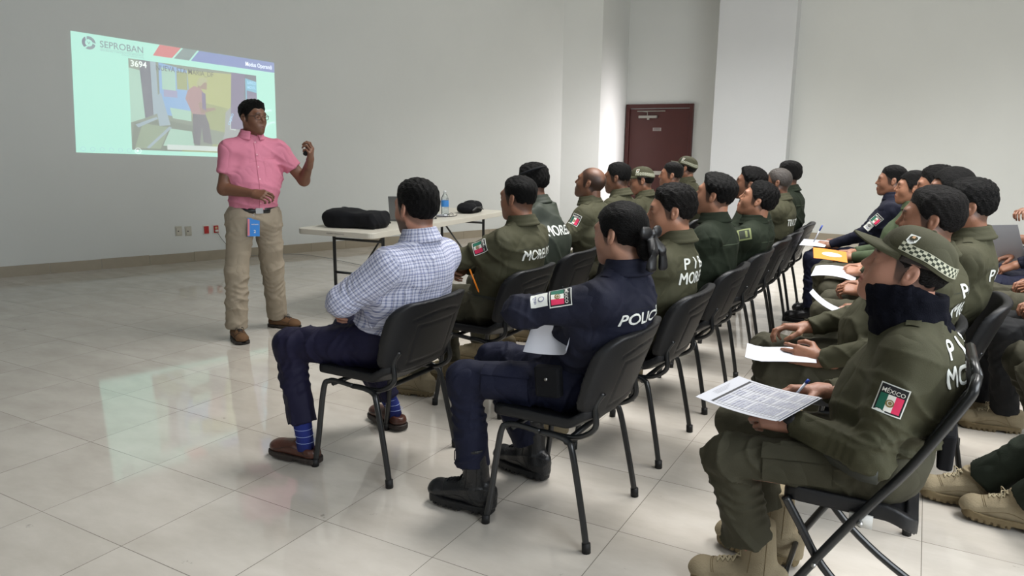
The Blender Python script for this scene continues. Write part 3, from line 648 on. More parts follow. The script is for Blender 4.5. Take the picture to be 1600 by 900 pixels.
# ------------------------------------------------------------------ chairs
def make_chair():
    root = empty('visitor_chair', (0, 0, 0))
    # seat
    def sf(P):
        x, y, z = P[..., 0], P[..., 1], P[..., 2]
        zc = .432+.05*smooth(-x, .1, .2)-.12*np.clip(x-.14, 0, 1)**2*6+.03*(y/.24)**2
        qx = np.maximum(np.abs(x-.005)-.20+.06, 0); qy = np.maximum(np.abs(y)-.235+.06, 0)
        e = np.sqrt(qx**2+qy**2)-.06; t = np.abs(z-zc)-.012
        return np.sqrt(np.maximum(e, 0)**2+np.maximum(t, 0)**2)+np.minimum(np.maximum(e, t), 0)-.008
    f_ = Field().fn(sf, (-.24, -.26, .38), (.24, .26, .50)); V, Q = f_.net(.008); mesh('seat', V, Q, BLACKP, root)
    def bf(P):
        x, y, z = P[..., 0], P[..., 1], P[..., 2]
        xc = -.205-.36*(z-.50)+.03*(y/.23)**2+.02*(y/.23)**6
        hw = .225+.02*np.sin((z-.47)*8)
        qy = np.maximum(np.abs(y)-hw+.06, 0); qz = np.maximum(np.abs(z-.635)-.148+.06, 0)
        e = np.sqrt(qy**2+qz**2)-.06; t = np.abs(x-xc)-.011
        d = np.sqrt(np.maximum(e, 0)**2+np.maximum(t, 0)**2)+np.minimum(np.maximum(e, t), 0)-.008
        # moulded groove lines on the rear face
        g1 = np.abs(np.maximum(np.abs(y)/.13, np.abs(z-.60)/.085)-1)*.09
        g2 = np.abs(z-.735+.03*(y/.2)**2)+np.where(np.abs(y) > .17, 1., 0.)
        g = np.minimum(g1, g2)
        return d+np.where(x < xc, .005*np.exp(-(g/.005)**2), 0)
    f_ = Field().fn(bf, (-.38, -.25, .46), (-.12, .25, .82)); V, Q = f_.net(.0065); mesh('backrest', V, Q, BLACKP, root)
    # side frames: front and rear leg tubes joined under the seat, rear one carries on up to the backrest
    for s in (-1, 1):
        y = s*.225
        fr = curve([(.215, s*.25, .012), (.195, s*.245, .12), (.16, s*.235, .37), (.135, y, .405), (.09, y, .412), (0, y, .405)], 5)
        mb = MB(); mb.tube(fr, .0125, 10, flat=.8); mb.tube([(.215, s*.25, .0), (.213, s*.25, .035)], .0165, 10, 1); mb.build('leg', [BLACKM, RUBBER], root, True)
        re = curve([(-.205, s*.25, .012), (-.185, s*.245, .12), (-.135, s*.235, .35), (-.11, y, .39), (-.06, y, .405), (0, y, .405)], 5)
        mb = MB(); mb.tube(re, .0125, 10, flat=.8); mb.tube([(-.205, s*.25, .0), (-.203, s*.25, .035)], .0165, 10, 1); mb.build('leg', [BLACKM, RUBBER], root, True)
        up = curve([(.0, s*.205, .400), (-.08, s*.205, .398), (-.15, s*.205, .41), (-.205, s*.205, .455), (-.20, s*.20, .53), (-.225, s*.19, .58)], 5)
        mb = MB(); mb.tube(up, .0115, 10, flat=.8); mb.build('back_support', BLACKM, root, True)
    for x_, z_ in ((.12, .395), (-.1, .385)):
        mb = MB(); mb.tube([(x_, -.22, z_), (x_, .22, z_)], .011); mb.build('crossbar', BLACKM, root, True)
    return root
def dup(root, loc, rz, label, cat=None, group=None):
    r = root.copy(); C.objects.link(r); r.location = loc; r.rotation_euler = (0, 0, rz); tag(r, label, cat, group)
    for ch in list(root.children):
        c = ch.copy(); C.objects.link(c); c.parent = r
        for g in ch.children:
            d_ = g.copy(); C.objects.link(d_); d_.parent = c
    return r
CH = make_chair(); used = [False]
def chair(x, y, label, rz=PI, group='black visitor chairs'):
    if not used[0]:
        used[0] = True; CH.location = (x, y, 0); CH.rotation_euler = (0, 0, rz); tag(CH, label, 'chair', group); return CH
    return dup(CH, (x, y, 0), rz, label, 'chair', group)

# ------------------------------------------------------------------ heads, hands, footwear (made once, copied into place)
HC = {}
def head_mesh(h=.0028, ears=1., female=False):
    key = ('head', h, female)
    if key in HC: return HC[key]
    f_ = Field()
    f_.ell((-.012, 0, .028), (.096, .074, .084)).ell((.026, 0, -.028), (.062, .058, .078), .035)
    js = .9 if female else 1.
    for s in (-1, 1):
        f_.cap((-.012, s*.047*js, -.05), (.052, s*.020, -.094), .022, .017, .03)
        f_.ell((.056, s*.034, -.03), (.026, .022, .03), .025)
    f_.ell((.070, 0, -.098), (.020, .022, .018), .022)
    f_.cap((.078, -.032, .024), (.078, .032, .024), .0135, .0135, .02)
    for s in (-1, 1):
        f_.ell((.094, s*.031, .004), (.012, .015, .011), .012, 's')
        f_.ell((.0765, s*.031, .003), (.0135, .0145, .0125), .006)
        f_.cap((.0925, s*.031-.0095, .002), (.0925, s*.031+.0095, .002), .0054, .0054, .002, op='s')
    f_.cap((.084, 0, .016), (.106, 0, -.022), .0075, .0095, .012).cap((.09, -.010, -.03), (.09, .010, -.03), .0085, .0085, .01)
    f_.ell((.068, 0, -.066), (.0265, .034, .030), .02); f_.cap((.086, 0, -.034), (.0885, 0, -.056), .0085, .0085, .012); f_.cap((.080, 0, -.078), (.074, 0, -.095), .014, .017, .014)
    for sy in (-1, 1):
        f_.cap((.089, sy*.019, -.0625), (.098, 0, -.0595), .0042, .0050, .004); f_.cap((.089, sy*.015, -.0705), (.0965, 0, -.0722), .0045, .0056, .004)
    a = .35; R = np.array([[math.cos(a), 0, -math.sin(a)], [0, 1, 0], [math.sin(a), 0, math.cos(a)]])
    for s in (-1, 1):
        R2 = R@np.array([[math.cos(.3*s), math.sin(.3*s), 0], [-math.sin(.3*s), math.cos(.3*s), 0], [0, 0, 1]])
        f_.ell((-.012, s*.077, -.006), (.0165, .007, .029), .006, R=R2); f_.ell((-.007, s*.086, -.003), (.010, .008, .018), .003, 's', R=R2)
        f_.ell((-.004, s*.077, -.008), (.005, .005, .008), .003)
    f_.cap((-.022, 0, -.045), (-.04, 0, -.17), .052, .057, .03)
    V, Q = f_.net(h)
    nv = len(V); # eyeballs
    ev = []; ef = []; em_ = []
    for s in (-1, 1):
        o = nv+len(ev); c = np.array([.0755, s*.031, .002]); r = .0128
        for i in range(13):
            for j in range(16):
                th = PI*i/12; ph = 2*PI*j/16; ev.append(c+r*np.array([math.cos(th), math.sin(th)*math.cos(ph), math.sin(th)*math.sin(ph)]))
        for i in range(12):
            for j in range(16):
                ef.append((o+i*16+j, o+(i+1)*16+j, o+(i+1)*16+(j+1) % 16, o+i*16+(j+1) % 16)); em_.append(2 if i < 2 else 1)
    V = np.vstack([V, np.array(ev)]); Q = np.vstack([Q, np.array(ef, np.int32)]); mi = np.concatenate([np.zeros(len(Q)-len(em_), int), em_])
    HC[key] = (V, Q, mi, nv); return HC[key]
def hairline(x):
    return np.where(x > .02, -.005+.067*smooth(x, .015, .068), -.005-.062*smooth(-x, -.02, .075))
def face_pigment_and_shade(V, nv, sp):
    x, y, z = V[:, 0], V[:, 1], V[:, 2]; ay = np.abs(y); n = len(V); R = np.zeros(n); G_ = np.zeros(n)
    bz = .026+.004*np.sin((ay-.012)/.034*PI)
    R = np.maximum(R, .85*np.exp(-((z-bz)/.0042)**2)*smooth(ay, .009, .014)*smooth(-ay, -.05, -.044)*(x > .055))
    G_ = np.maximum(G_, .8*np.exp(-((z+.0655)/.0085)**2)*smooth(-ay, -.024, -.016)*(x > .082))
    hl_ = hairline(x)-.03*smooth(x, -.002, .010)*smooth(-x, -.036, -.022)*(ay > .05)
    R = np.maximum(R, .55*np.exp(-((z+.066)/.0022)**2)*smooth(-ay, -.023, -.017)*(x > .085))  # shade of the crease between the lips, painted into the colour
    sc = smooth(z-hl_, -.008, .012)*(ay < .0805)*(x > -.13)
    isear = (ay > .0735) & (np.abs(z+.006) < .035) & (np.abs(x+.012) < .028)
    R = np.maximum(R, np.where(isear, 0, sc*(.62+.33*smooth(z, -.05, .03)) if not sp.get('bald') else sc*.8))
    if sp.get('bald'):
        R = R*(1-.85*smooth(z, .055, .09)*smooth(-x, -.06, .0))
        if sp.get('spot'): R = R*(1-.95*np.exp(-(((x+.085)/.016)**2+((z-.055)/.018)**2+((y-.03)/.02)**2)))
    if sp.get('mustache'): R = np.maximum(R, sp['mustache']*np.exp(-((z+.052)/.005)**2)*smooth(-ay, -.03, -.02)*(x > .075))
    if sp.get('beard'): R = np.maximum(R, sp['beard']*smooth(-z-.035-.02*(ay < .03), 0, .02)*(z > -.12)*(x > -.02)*smooth(z+.125, 0, .01)*(1-G_))
    R[nv:] = 0
    return R, G_
def hair_mesh(style, h=.003):
    key = ('hair', style, h)
    if key in HC: return HC[key]
    c = A(-.012, 0, .028); r = A(.096, .074, .084)
    def th(P):
        q = (P-c)/r; n = q/(np.linalg.norm(q, axis=-1, keepdims=True)+1e-6); top = smooth(n[..., 2], .1, .8); fr = smooth(n[..., 0], .0, .9)
        x, y, z = P[..., 0], P[..., 1], P[..., 2]
        cl = .0022*np.sin(y*330+2*np.sin(x*55))*np.sin(x*60+3*np.sin(y*50))+.0018*np.sin(x*170+y*190)*np.sin(z*140)
        if style == 'short': return .005+.008*top+cl*.7
        if style == 'fade': return .0005+.011*smooth(z, .015, .085)+.004*fr*top+cl*.6
        if style == 'flat': return .0+.010*smooth(z, .03, .08)+.003*top+cl*.4
        if style == 'quiff': return .001+.015*smooth(z, .0, .08)+.015*fr*top+cl
        if style == 'comb': return .007+.012*top+.004*smooth(-n[..., 0], .2, .9)+cl*.9
        if style == 'mop': return .006+.012*top+.004*smooth(-n[..., 0], .1, .9)+cl*1.4
        if style == 'buzz': return .002+.002*top+cl*.3
        if style == 'bun': return .008+.005*top+cl*.35
        return .006+cl
    def fn(P):
        q = P-c; k0 = np.sqrt(((q/r)**2).sum(-1)); k1 = np.sqrt(((q/(r*r))**2).sum(-1))+1e-6
        hl = hairline(P[..., 0]); tp = smooth(P[..., 2]-hl, -.006, .052)
        d = k0*(k0-1)/k1-np.where(style == 'bun', th(P), th(P)*tp+.0012)
        ay = np.abs(P[..., 1]); x = P[..., 0]
        hl = hl+.004*np.sin(P[..., 1]*140)
        d = np.maximum(d, (hl-P[..., 2])*.8)
        d = np.maximum(d, k0*0-1e3 if True else 0)
        inner = k0*(k0-1)/k1+.010
        d = np.maximum(d, -inner)
        # clear the ears and the face
        e = np.sqrt(((x+.012)/.021)**2+((P[..., 2]+.008)/.034)**2); d = np.maximum(d, np.where(ay > .06, (1-e)*.02, -1.))
        return d
    f_ = Field().fn(fn, (-.14, -.11, -.085), (.12, .11, .16))
    if style == 'bun': f_.ell((-.118, 0, -.050), (.036, .048, .044), .02)
    V, Q = f_.net(h); HC[key] = (V, Q); return HC[key]
def cap_mesh():
    if 'cap' in HC: return HC['cap']
    def dome(u, v, lift=0.):
        a = u*2*PI; e = v*PI/2; ce = math.cos(e)**.75; se = math.sin(e)**.9
        seam = 1-.012*(abs(math.cos(a*3+PI/2))**24)
        x = -.014+(.104+lift)*math.cos(a)*ce*seam; y = (.086+lift)*math.sin(a)*ce*seam; z = .036-.018*smooth(np.float64(-math.cos(a)), 0, 1)*(1-v)+(.083+lift)*se
        return (x, y, z)
    mb = MB(); mb.grid(lambda u, v: dome(u, v), 72, 22); mb.grid(lambda u, v: dome(1-u, v, -.004), 72, 22)
    mb.lathe([(.001, .006), (.006, .004), (.007, 0)], (-.014, 0, .117), 10)
    def brim(u, v, dz=0.):
        t = (u-.5)*2; a = t*1.12; xi = -.014+.104*math.cos(a); yi = .086*math.sin(a)
        ext = .078*math.sqrt(max(0., 1-abs(t)**2.6)); x = xi+ext*v*.98; y = yi*(1-.06*v)
        return (x, y, .036-.006*v-.20*(y**2)/.086*1.1*(.35+.65*v)+.004+dz)
    b2 = MB(); b2.grid(lambda u, v: brim(u, v, .002), 28, 8); b2.grid(lambda u, v: brim(1-u, v, -.002), 28, 8)
    b2.grid(lambda u, v: brim(u, 1., .002-.004*v), 28, 1)
    bd = MB(); n = 44   # chequered band
    for i in range(n):
        for j in range(3):
            a0 = .95+(2*PI-1.9)*i/n; a1 = .95+(2*PI-1.9)*(i+1)/n
            P = []
            for (aa, vv) in ((a0, j), (a1, j), (a1, j+1), (a0, j+1)):
                P.append(dome(aa/(2*PI), .075+.05*vv, .0012))
            bd.add(P, [(0, 1, 2, 3)], (i+j) % 2)
    for v0, v1 in ((.06, .072), (.228, .24)):
        bd.grid(lambda u, v: dome((.95+(2*PI-1.9)*u)/(2*PI), v0+(v1-v0)*v, .0014), 60, 1, 0)
    HC['cap'] = (mb, b2, bd, dome); return HC['cap']
FING = [((.087, .029, .002), (.043, .025, .020), .0088, .12), ((.092, .009, .004), (.047, .029, .022), .0090, .03), ((.088, -.011, .003), (.044, .027, .021), .0086, -.06), ((.080, -.029, 0), (.034, .021, .018), .0076, -.16)]
def hand_mesh(curl=.5, thumb=.4, h=.003, index=None):
    """left hand; x along the fingers, z the back of the hand, +y the thumb side"""
    key = ('hand', curl, thumb, h, index)
    if key in HC: return HC[key]
    f_ = Field(); f_.cap((-.055, 0, 0), (.01, 0, 0), .024, .027, .02, side=(0, 1, 0), flat=1.18)
    for (kp, ln, rd, sp) in FING:
        f_.cap((.008, kp[1]*.6, 0), kp, .0145, .0115, .016)
    f_.ell((.045, 0, -.003), (.042, .036, .013), .012)
    for i, (kp, ln, rd, sp) in enumerate(FING):
        c_ = index if (i == 0 and index is not None) else curl*(1+.1*i)
        p = np.array(kp); ang_ = c_*.55; first = True
        for j, l in enumerate(ln):
            d_ = np.array([math.cos(ang_)*math.cos(sp), math.cos(ang_)*math.sin(sp), -math.sin(ang_)]); q = p+d_*l
            f_.cap(p, q, rd*(1-.1*j), rd*(.9-.1*j), .006 if first else .003); p = q; ang_ += c_*(1.0 if j == 0 else .75); first = False
    p = np.array([.018, .026, -.006]); d1 = np.array([.62, .72, -.25-.4*thumb]); d1 /= np.linalg.norm(d1)
    q = p+d1*.042; f_.cap(p, q, .0155, .0125, .012)
    d2 = np.array([.85, .45-.55*thumb, -.2-.4*thumb]); d2 /= np.linalg.norm(d2); r_ = q+d2*.034; f_.cap(q, r_, .0115, .0105, .004)
    d3 = np.array([.92, .2-.8*thumb, -.2-.3*thumb]); d3 /= np.linalg.norm(d3); f_.cap(r_, r_+d3*.027, .0105, .0088, .004)
    V, Q = f_.net(h); HC[key] = (V, Q); return HC[key]
def shoe_mesh(kind):
    if kind in HC: return HC[kind]
    f_ = Field(); s = Field()
    if kind in ('tan_boot', 'black_boot', 'tan_shoe'):
        hs = .145 if kind == 'tan_shoe' else .255
        f_.cap((-.035, 0, .055), (.16, 0, .050), .046, .040, .03, side=(0, 1, 0), flat=1.02).cap((.0, 0, .09), (.09, 0, .062), .043, .04, .03)
        f_.cap((-.014, 0, .08), (.006, 0, hs), .046, .049, .03, cutb=0, side=(1, 0, 0), flat=1.12); f_.ell((.165, 0, .045), (.05, .046, .036), .02)
        f_.cap((.005, 0, hs-.012), (.006, 0, hs-.002), .051, .051, .004, cutb=.004, cuta=0)
        f_.cap((-.065, 0, .03), (-.07, 0, .09), .03, .028, .02)
        f_.post = wrinkle(5, .0016, 1.6)
    elif kind == 'loafer':
        f_.cap((-.04, 0, .038), (.15, 0, .034), .038, .034, .03, side=(0, 1, 0), flat=1.05).cap((.05, 0, .055), (.12, 0, .042), .034, .03, .03); f_.ell((.155, 0, .036), (.05, .042, .03), .02)
        f_.ell((-.03, 0, .085), (.055, .03, .03), .012, 's')
    else:
        f_.cap((-.035, 0, .045), (.15, 0, .038), .042, .036, .03, side=(0, 1, 0), flat=1.05).cap((.0, 0, .07), (.09, 0, .052), .036, .034, .03); f_.ell((.155, 0, .04), (.05, .044, .03), .02)
    f_.fn(lambda P: .024-P[..., 2], (-1, -1, -1), (1, 1, 1), 0, 'i')
    lug = kind in ('tan_boot', 'black_boot', 'tan_shoe'); zt = .034 if lug else .024
    def sol(P):
        x, y, z = P[..., 0], P[..., 1], P[..., 2]; t = np.clip((x+.085)/.29, 0, 1)
        hw = .036+.013*np.sin(np.clip((t-.15)/.85, 0, 1)*PI)**.7
        e = np.maximum(np.abs(x-.06)-.148+.04, 0); d = np.sqrt(e**2+np.maximum(np.abs(y)-hw+.03, 0)**2)-.036
        zz = np.maximum(z-zt-.012*smooth(x, .12, .2)*(1 if lug else 0), -z+.012*smooth(x, .15, .22)); d = np.maximum(d, zz)
        arch = np.where((x > -.005) & (x < .04), .010-z, -1.); d = np.maximum(d, arch)
        if lug: d = np.maximum(d, np.where(np.sin(x*260) > .55, np.where(np.sqrt(e**2+np.maximum(np.abs(y)-hw+.03, 0)**2) > .028, .011-z, -1), -1))
        return d
    s.fn(sol, (-.11, -.07, -.002), (.23, .07, .06))
    lc = MB(); st = MB(); uv_, uq = f_.net(.0045); bv = BVHTree.FromPolygons([tuple(p) for p in uv_], uq.tolist())
    def top(x, y, o=.002):
        h = bv.ray_cast(Vector((x, y, .4)), Vector((0, 0, -1)), .5); return None if h[0] is None else h[0]+h[1]*o
    def fro(z, y, o=.002):
        h = bv.ray_cast(Vector((.3, y, z)), Vector((-1, 0, 0)), .5); return None if h[0] is None else h[0]+h[1]*o
    def path(pts, r):
        pts = [p for p in pts if p is not None]
        if len(pts) > 2: st.tube(pts, r, 5)
    if kind != 'loafer':
        rows = [(lambda y, x=x: top(x, y)) for x in (.118, .102, .086, .070)]
        if lug: rows += [(lambda y, z=z: fro(z, y)) for z in ((.135, .158, .182, .206, .23) if kind != 'tan_shoe' else (.128,))]
        ya = .017; pr_ = None
        for rw in rows:
            a, b = rw(-ya), rw(ya)
            if a is None or b is None: continue
            m_ = rw(0) or (a+b)/2
            lc.tube([a, m_+Vector((0, 0, .001)), b], .0028, 6)
            if pr_:
                for (p, q) in ((pr_[0], b), (pr_[1], a)):
                    mid = (p+q)/2; c_ = (pr_[2]+m_)/2; mid = mid+(c_-mid)*.8+Vector((.002, 0, .002)); lc.tube([p, mid, q], .0026, 6)
            pr_ = (a, b, m_)
        if pr_: 
            for sg in (-1, 1): lc.tube(curve([pr_[2]+Vector((.002, 0, 0)), pr_[2]+Vector((.018, sg*.022, .008)), pr_[2]+Vector((.016, sg*.03, -.012)), pr_[2]+Vector((.02, sg*.024, -.035))], 4), .0022, 5)
        for dx in (0, .006): path([top(.142-dx-.25*y*y/.04, y, .0005) for y in np.linspace(-.043, .043, 17)], .0011)
    for sg in (-1, 1):
        def sid(x, z, o=.0005):
            h = bv.ray_cast(Vector((x, sg*.2, z)), Vector((0, -sg, 0)), .3); return None if h[0] is None else h[0]+h[1]*o
        path([sid(x, .05+.012*math.sin(x*30)) for x in np.linspace(-.06, .15, 24)], .0011)
        path([sid(-.02+.03*t, .045+.05*t) for t in np.linspace(0, 1, 10)], .0011)
        if lug and kind != 'tan_shoe': path([sid(.02-.01*t, .1+.12*t) for t in np.linspace(0, 1, 12)], .0012); path([sid(-.03, .1+.12*t) for t in np.linspace(0, 1, 12)], .0012)
    HC[kind] = ((uv_, uq), s.net(.0045), lc, st); return HC[kind]
SHOEM = dict(tan_shoe=(TAN, TANS, mat('tan_lace', (176, 164, 136), .9)), tan_boot=(TAN, TANS, mat('tan_lace', (176, 164, 136), .9)), black_boot=(BLKLEA, RUBBER, BLACKF), loafer=(BROWNL, DKSOLE, DKSOLE), shoe=(BROWNS, DKSOLE, DKSOLE))
SHD = {}

# ------------------------------------------------------------------ people
def nrm(v): v = np.asarray(v, float); return v/(np.linalg.norm(v)+1e-9)
def ik(S, W, l1, l2, hint):
    S = np.asarray(S, float); W = np.asarray(W, float); d = W-S; L_ = np.linalg.norm(d)
    if L_ > (l1+l2)*.999: sc = (l1+l2)*.999/L_; W = S+d*sc; d = W-S; L_ = np.linalg.norm(d)
    a = (l1*l1-l2*l2+L_*L_)/(2*L_); hh = math.sqrt(max(l1*l1-a*a, 0)); ax = d/L_
    p = np.asarray(hint, float); p = p-ax*(p@ax); p = nrm(p); return S+ax*a+p*hh, W
def frameM(o, x, z, mirror=False):
    x = nrm(x); z = np.asarray(z, float); z = nrm(z-x*(z@x)); y = np.cross(z, x)
    M_ = np.stack([x, y*(-1 if mirror else 1), z], 1); return M_, np.asarray(o, float)
def limb_uv(V, segs):
    """cloth coordinates: along the limb and around it"""
    best = np.full(len(V), 1e9); U = np.zeros((len(V), 2))
    for a, b, r, ref, flat in segs:
        a = np.asarray(a, float); b = np.asarray(b, float); ax = nrm(b-a); L_ = np.linalg.norm(b-a); q = V-a; t = q@ax
        d = q-np.outer(np.clip(t, 0, L_), ax); dist = np.linalg.norm(d, axis=1)-r
        e1 = nrm(np.asarray(ref, float)-ax*(np.asarray(ref, float)@ax)); e2 = np.cross(ax, e1)
        m = dist < best; best[m] = dist[m]
        if flat: U[m] = np.stack([V[m, 1]*1.0, V[m, 2]], 1)
        else: U[m] = np.stack([np.arctan2(q[m]@e2, q[m]@e1)*r, t[m]], 1)
    return U
def plaid():
    m = bpy.data.materials.new('checked_shirt_cotton'); m.use_nodes = True; nt = m.node_tree; N = nt.nodes; L = nt.links; b = N['Principled BSDF']
    at = N.new('ShaderNodeAttribute'); at.attribute_name = 'cloth_uv'; sp = N.new('ShaderNodeSeparateXYZ'); L.new(at.outputs['Vector'], sp.inputs[0])
    def M(op, a, b_=None):
        n = N.new('ShaderNodeMath'); n.operation = op
        for i, x in enumerate((a, b_)):
            if x is None: continue
            if isinstance(x, (int, float)): n.inputs[i].default_value = x
            else: L.new(x, n.inputs[i])
        return n.outputs[0]
    def st(s, per, w_, off=0.): return M('LESS_THAN', M('FRACT', M('ADD', M('MULTIPLY', s, 1/per), 40.0+off)), w_)
    P = .0135
    ln = M('ADD', st(sp.outputs[0], P, .30), st(sp.outputs[1], P, .30)); l2 = M('ADD', st(sp.outputs[0], P*2, .09, .62), st(sp.outputs[1], P*2, .09, .62))
    mx = N.new('ShaderNodeMix'); mx.data_type = 'RGBA'; mx.inputs['A'].default_value = lin((196, 198, 214))+(1,); mx.inputs['B'].default_value = lin((62, 76, 128))+(1,); L.new(M('MULTIPLY', ln, .42), mx.inputs['Factor'])
    m2 = N.new('ShaderNodeMix'); m2.data_type = 'RGBA'; L.new(mx.outputs['Result'], m2.inputs['A']); m2.inputs['B'].default_value = lin((50, 54, 88))+(1,); L.new(M('MULTIPLY', l2, .5), m2.inputs['Factor'])
    L.new(m2.outputs['Result'], b.inputs['Base Color']); b.inputs['Roughness'].default_value = .8; b.inputs['Specular IOR Level'].default_value = .25
    return m
PLAID = plaid()
PN = [0]
def person(label, root, heading, sp, group=None):
    """sp: pose in the person's own frame, x forward, y to their left, z up"""
    PN[0] += 1; seed = PN[0]
    e = empty('person', (root[0], root[1], 0), heading, label, 'person', group)
    res = sp.get('res', .010); stand = sp.get('stand', False)
    P = np.array(sp.get('P', (-.03, 0, .545)), float); Hd = np.array(sp['head'], float)
    N_ = Hd+np.array(sp.get('nk', (-.03, 0, -.165))); bulk = sp.get('bulk', 1.); sw = sp.get('sw', .165)
    Cc = P*.42+N_*.58+np.array(sp.get('chest', (-.01, 0, 0)))
    tw = sp.get('twist', 0.); lat = np.array([-math.sin(tw), math.cos(tw), 0])
    RH0 = np.array(Matrix.Rotation(sp.get('yaw', 0.), 3, 'Z') @ Matrix.Rotation(-sp.get('pitch', 0.), 3, 'Y'))
    NB = Hd+RH0@np.array([-.036, 0, -.150]); NC = Hd+RH0@np.array([-.032, 0, -.118])
    sh = {1: N_+lat*sw+A(.005, 0, -.06+sp.get('shl', 0)), -1: N_-lat*sw+A(.005, 0, -.06+sp.get('shr', 0))}
    bk = sp.get('bk', (-.185, .50, -.29, .80))   # backrest line (x,z)-(x,z)
    cl = None
    if not stand and bk:
        dx, dz = bk[2]-bk[0], bk[3]-bk[1]; n = nrm((-dz, 0, dx)); n = n if n[0] < 0 else -n; cl = [((bk[0], 0, bk[1]), n), ((0, 0, .462), (0, 0, -1))]
    seatcl = None if stand else [((0, 0, .462), (0, 0, -1))]
    top = sp.get('top', OLIVE); bot = sp.get('bot', OLIVE2)
    # ---- arms
    arms = {}
    for s in (1, -1):
        a = sp.get('armL' if s == 1 else 'armR') or dict(w=(P[0]+.33, s*.10, .63))
        W = np.array(a['w'], float); E_, W = ik(sh[s], W, a.get('l1', .275), a.get('l2', .255), a.get('hint', (-.4, s*.7, -.6)))
        if 'e' in a: E_ = np.array(a['e'], float); W = np.array(a['w'], float)
        if 's' in a: sh[s] = np.array(a['s'], float)
        arms[s] = (sh[s], E_, W, a)
    legs = {}
    for s in (1, -1):
        l = sp.get('legL' if s == 1 else 'legR') or {}
        hp = P+A(.02, s*.095, 0); K = np.array(l.get('k', (P[0]+.45, s*.15, .52)), float); An = np.array(l.get('a', (K[0]-.02, K[1], .09)), float)
        legs[s] = (hp, K, An, l)
    # ---- trousers
    ft = Field(); wr = sp.get('wr', .004)*1.5
    ft.ell(P+A(0, 0, .03), (.145*bulk, .185*bulk, .13), .05, clamp=cl)
    tr = sp.get('thigh', .083)
    for s in (1, -1):
        hp, K, An, l = legs[s]
        ft.cap(hp, K, tr*1.10*min(bulk, 1.12), tr*.84, .045, clamp=seatcl if not stand else None, fold=(.005, 3, seed+s, .1, .35))
        dn = nrm(An-K); hem = l.get('hem', .10); t_ = (K[2]-hem)/max(K[2]-An[2], .01)*np.linalg.norm(An-K); B = K+dn*min(t_, np.linalg.norm(An-K)*1.02)
        ft.cap(K, B, sp.get('shin', tr*.84), l.get('cuff', .066), .035, cutb=0., fold=(.007, 3, seed+2*s, .35, .5), side=(1, 0, 0), flat=1.06)
    ft.post = wrinkle(seed*3+1, wr*1.1)
    V, Q = ft.net(res); tro = mesh('trousers', V, Q, bot, e, label=sp.get('bot_label'))
    tbvh = BVHTree.FromPolygons([tuple(p) for p in V], Q.tolist()) if sp.get('pockets') else None
    # ---- top
    fj = Field(); sd = tuple(lat)
    short = sp.get('short', False); hemz = sp.get('hem', -.035)
    Pb = P+A(.01, 0, .045); segs = []
    fj.cap(Pb, Cc, .128*bulk, .138*bulk, .05, side=(0, 1, 0), flat=1.28, clamp=cl, cuta=.07+abs(hemz) if stand else .05)
    fj.cap(Cc, N_+A(-.01, 0, -.10), .140*bulk, .112*bulk, .05, side=sd, flat=1.48, clamp=cl)
    if sp.get('belly'): fj.ell(P*.62+N_*.38+A(.06, 0, 0), (.115*sp['belly'], .15*sp['belly'], .13), .05, clamp=seatcl)
    fj.cap(sh[1]+A(0, -.02, -.005), sh[-1]+A(0, .02, -.005), .066*bulk, .066*bulk, .05)
    fj.cap(N_+A(-.025, 0, -.06), NB+A(0, 0, .004), .088, .067, .05, clamp=cl)
    for s in (1, -1):
        fj.cap(N_+A(-.008, s*.03, -.012), sh[s]+A(0, 0, .012), .056, .056, .05)
        S, E_, W, a = arms[s]; sleeve = a.get('sleeve', .062)*min(1.1, bulk)
        if short:
            B = S+(E_-S)*.62; fj.cap(S, B, .064*bulk, .066, .035, cutb=0.)
        else:
            fj.cap(S, E_, sleeve*1.04, sleeve*.88, .035, fold=(.007, 3, seed+s, .9, .35))
            ew = nrm(W-E_); B = W-ew*.012; fj.cap(E_, B, sleeve*.88, a.get('cuffr', .041), .03, cutb=0., fold=(.006, 3, seed*2+s, .1, .4))
        segs += [(S, E_, .06, (1, 0, 0), False), (E_, W, .05, (1, 0, 0), False)]
    if sp.get('hood'):
        fj.cap(N_+A(-.06, -.09, .0), N_+A(-.13, 0, -.10), .05, .05, .04); fj.cap(N_+A(-.06, .09, .0), N_+A(-.13, 0, -.10), .05, .05, .04); fj.cap(N_+A(-.08, 0, -.03), N_+A(-.14, 0, -.13), .06, .035, .04)
    fj.post = wrinkle(seed*7+2, sp.get('wrt', wr)*(1.25 if 'wrt' in sp else 1))
    V, Q = fj.net(res); jk = mesh(sp.get('top_name', 'jacket'), V, Q, top, e, label=sp.get('top_label'))
    jb = BVHTree.FromPolygons([tuple(p) for p in V], Q.tolist())
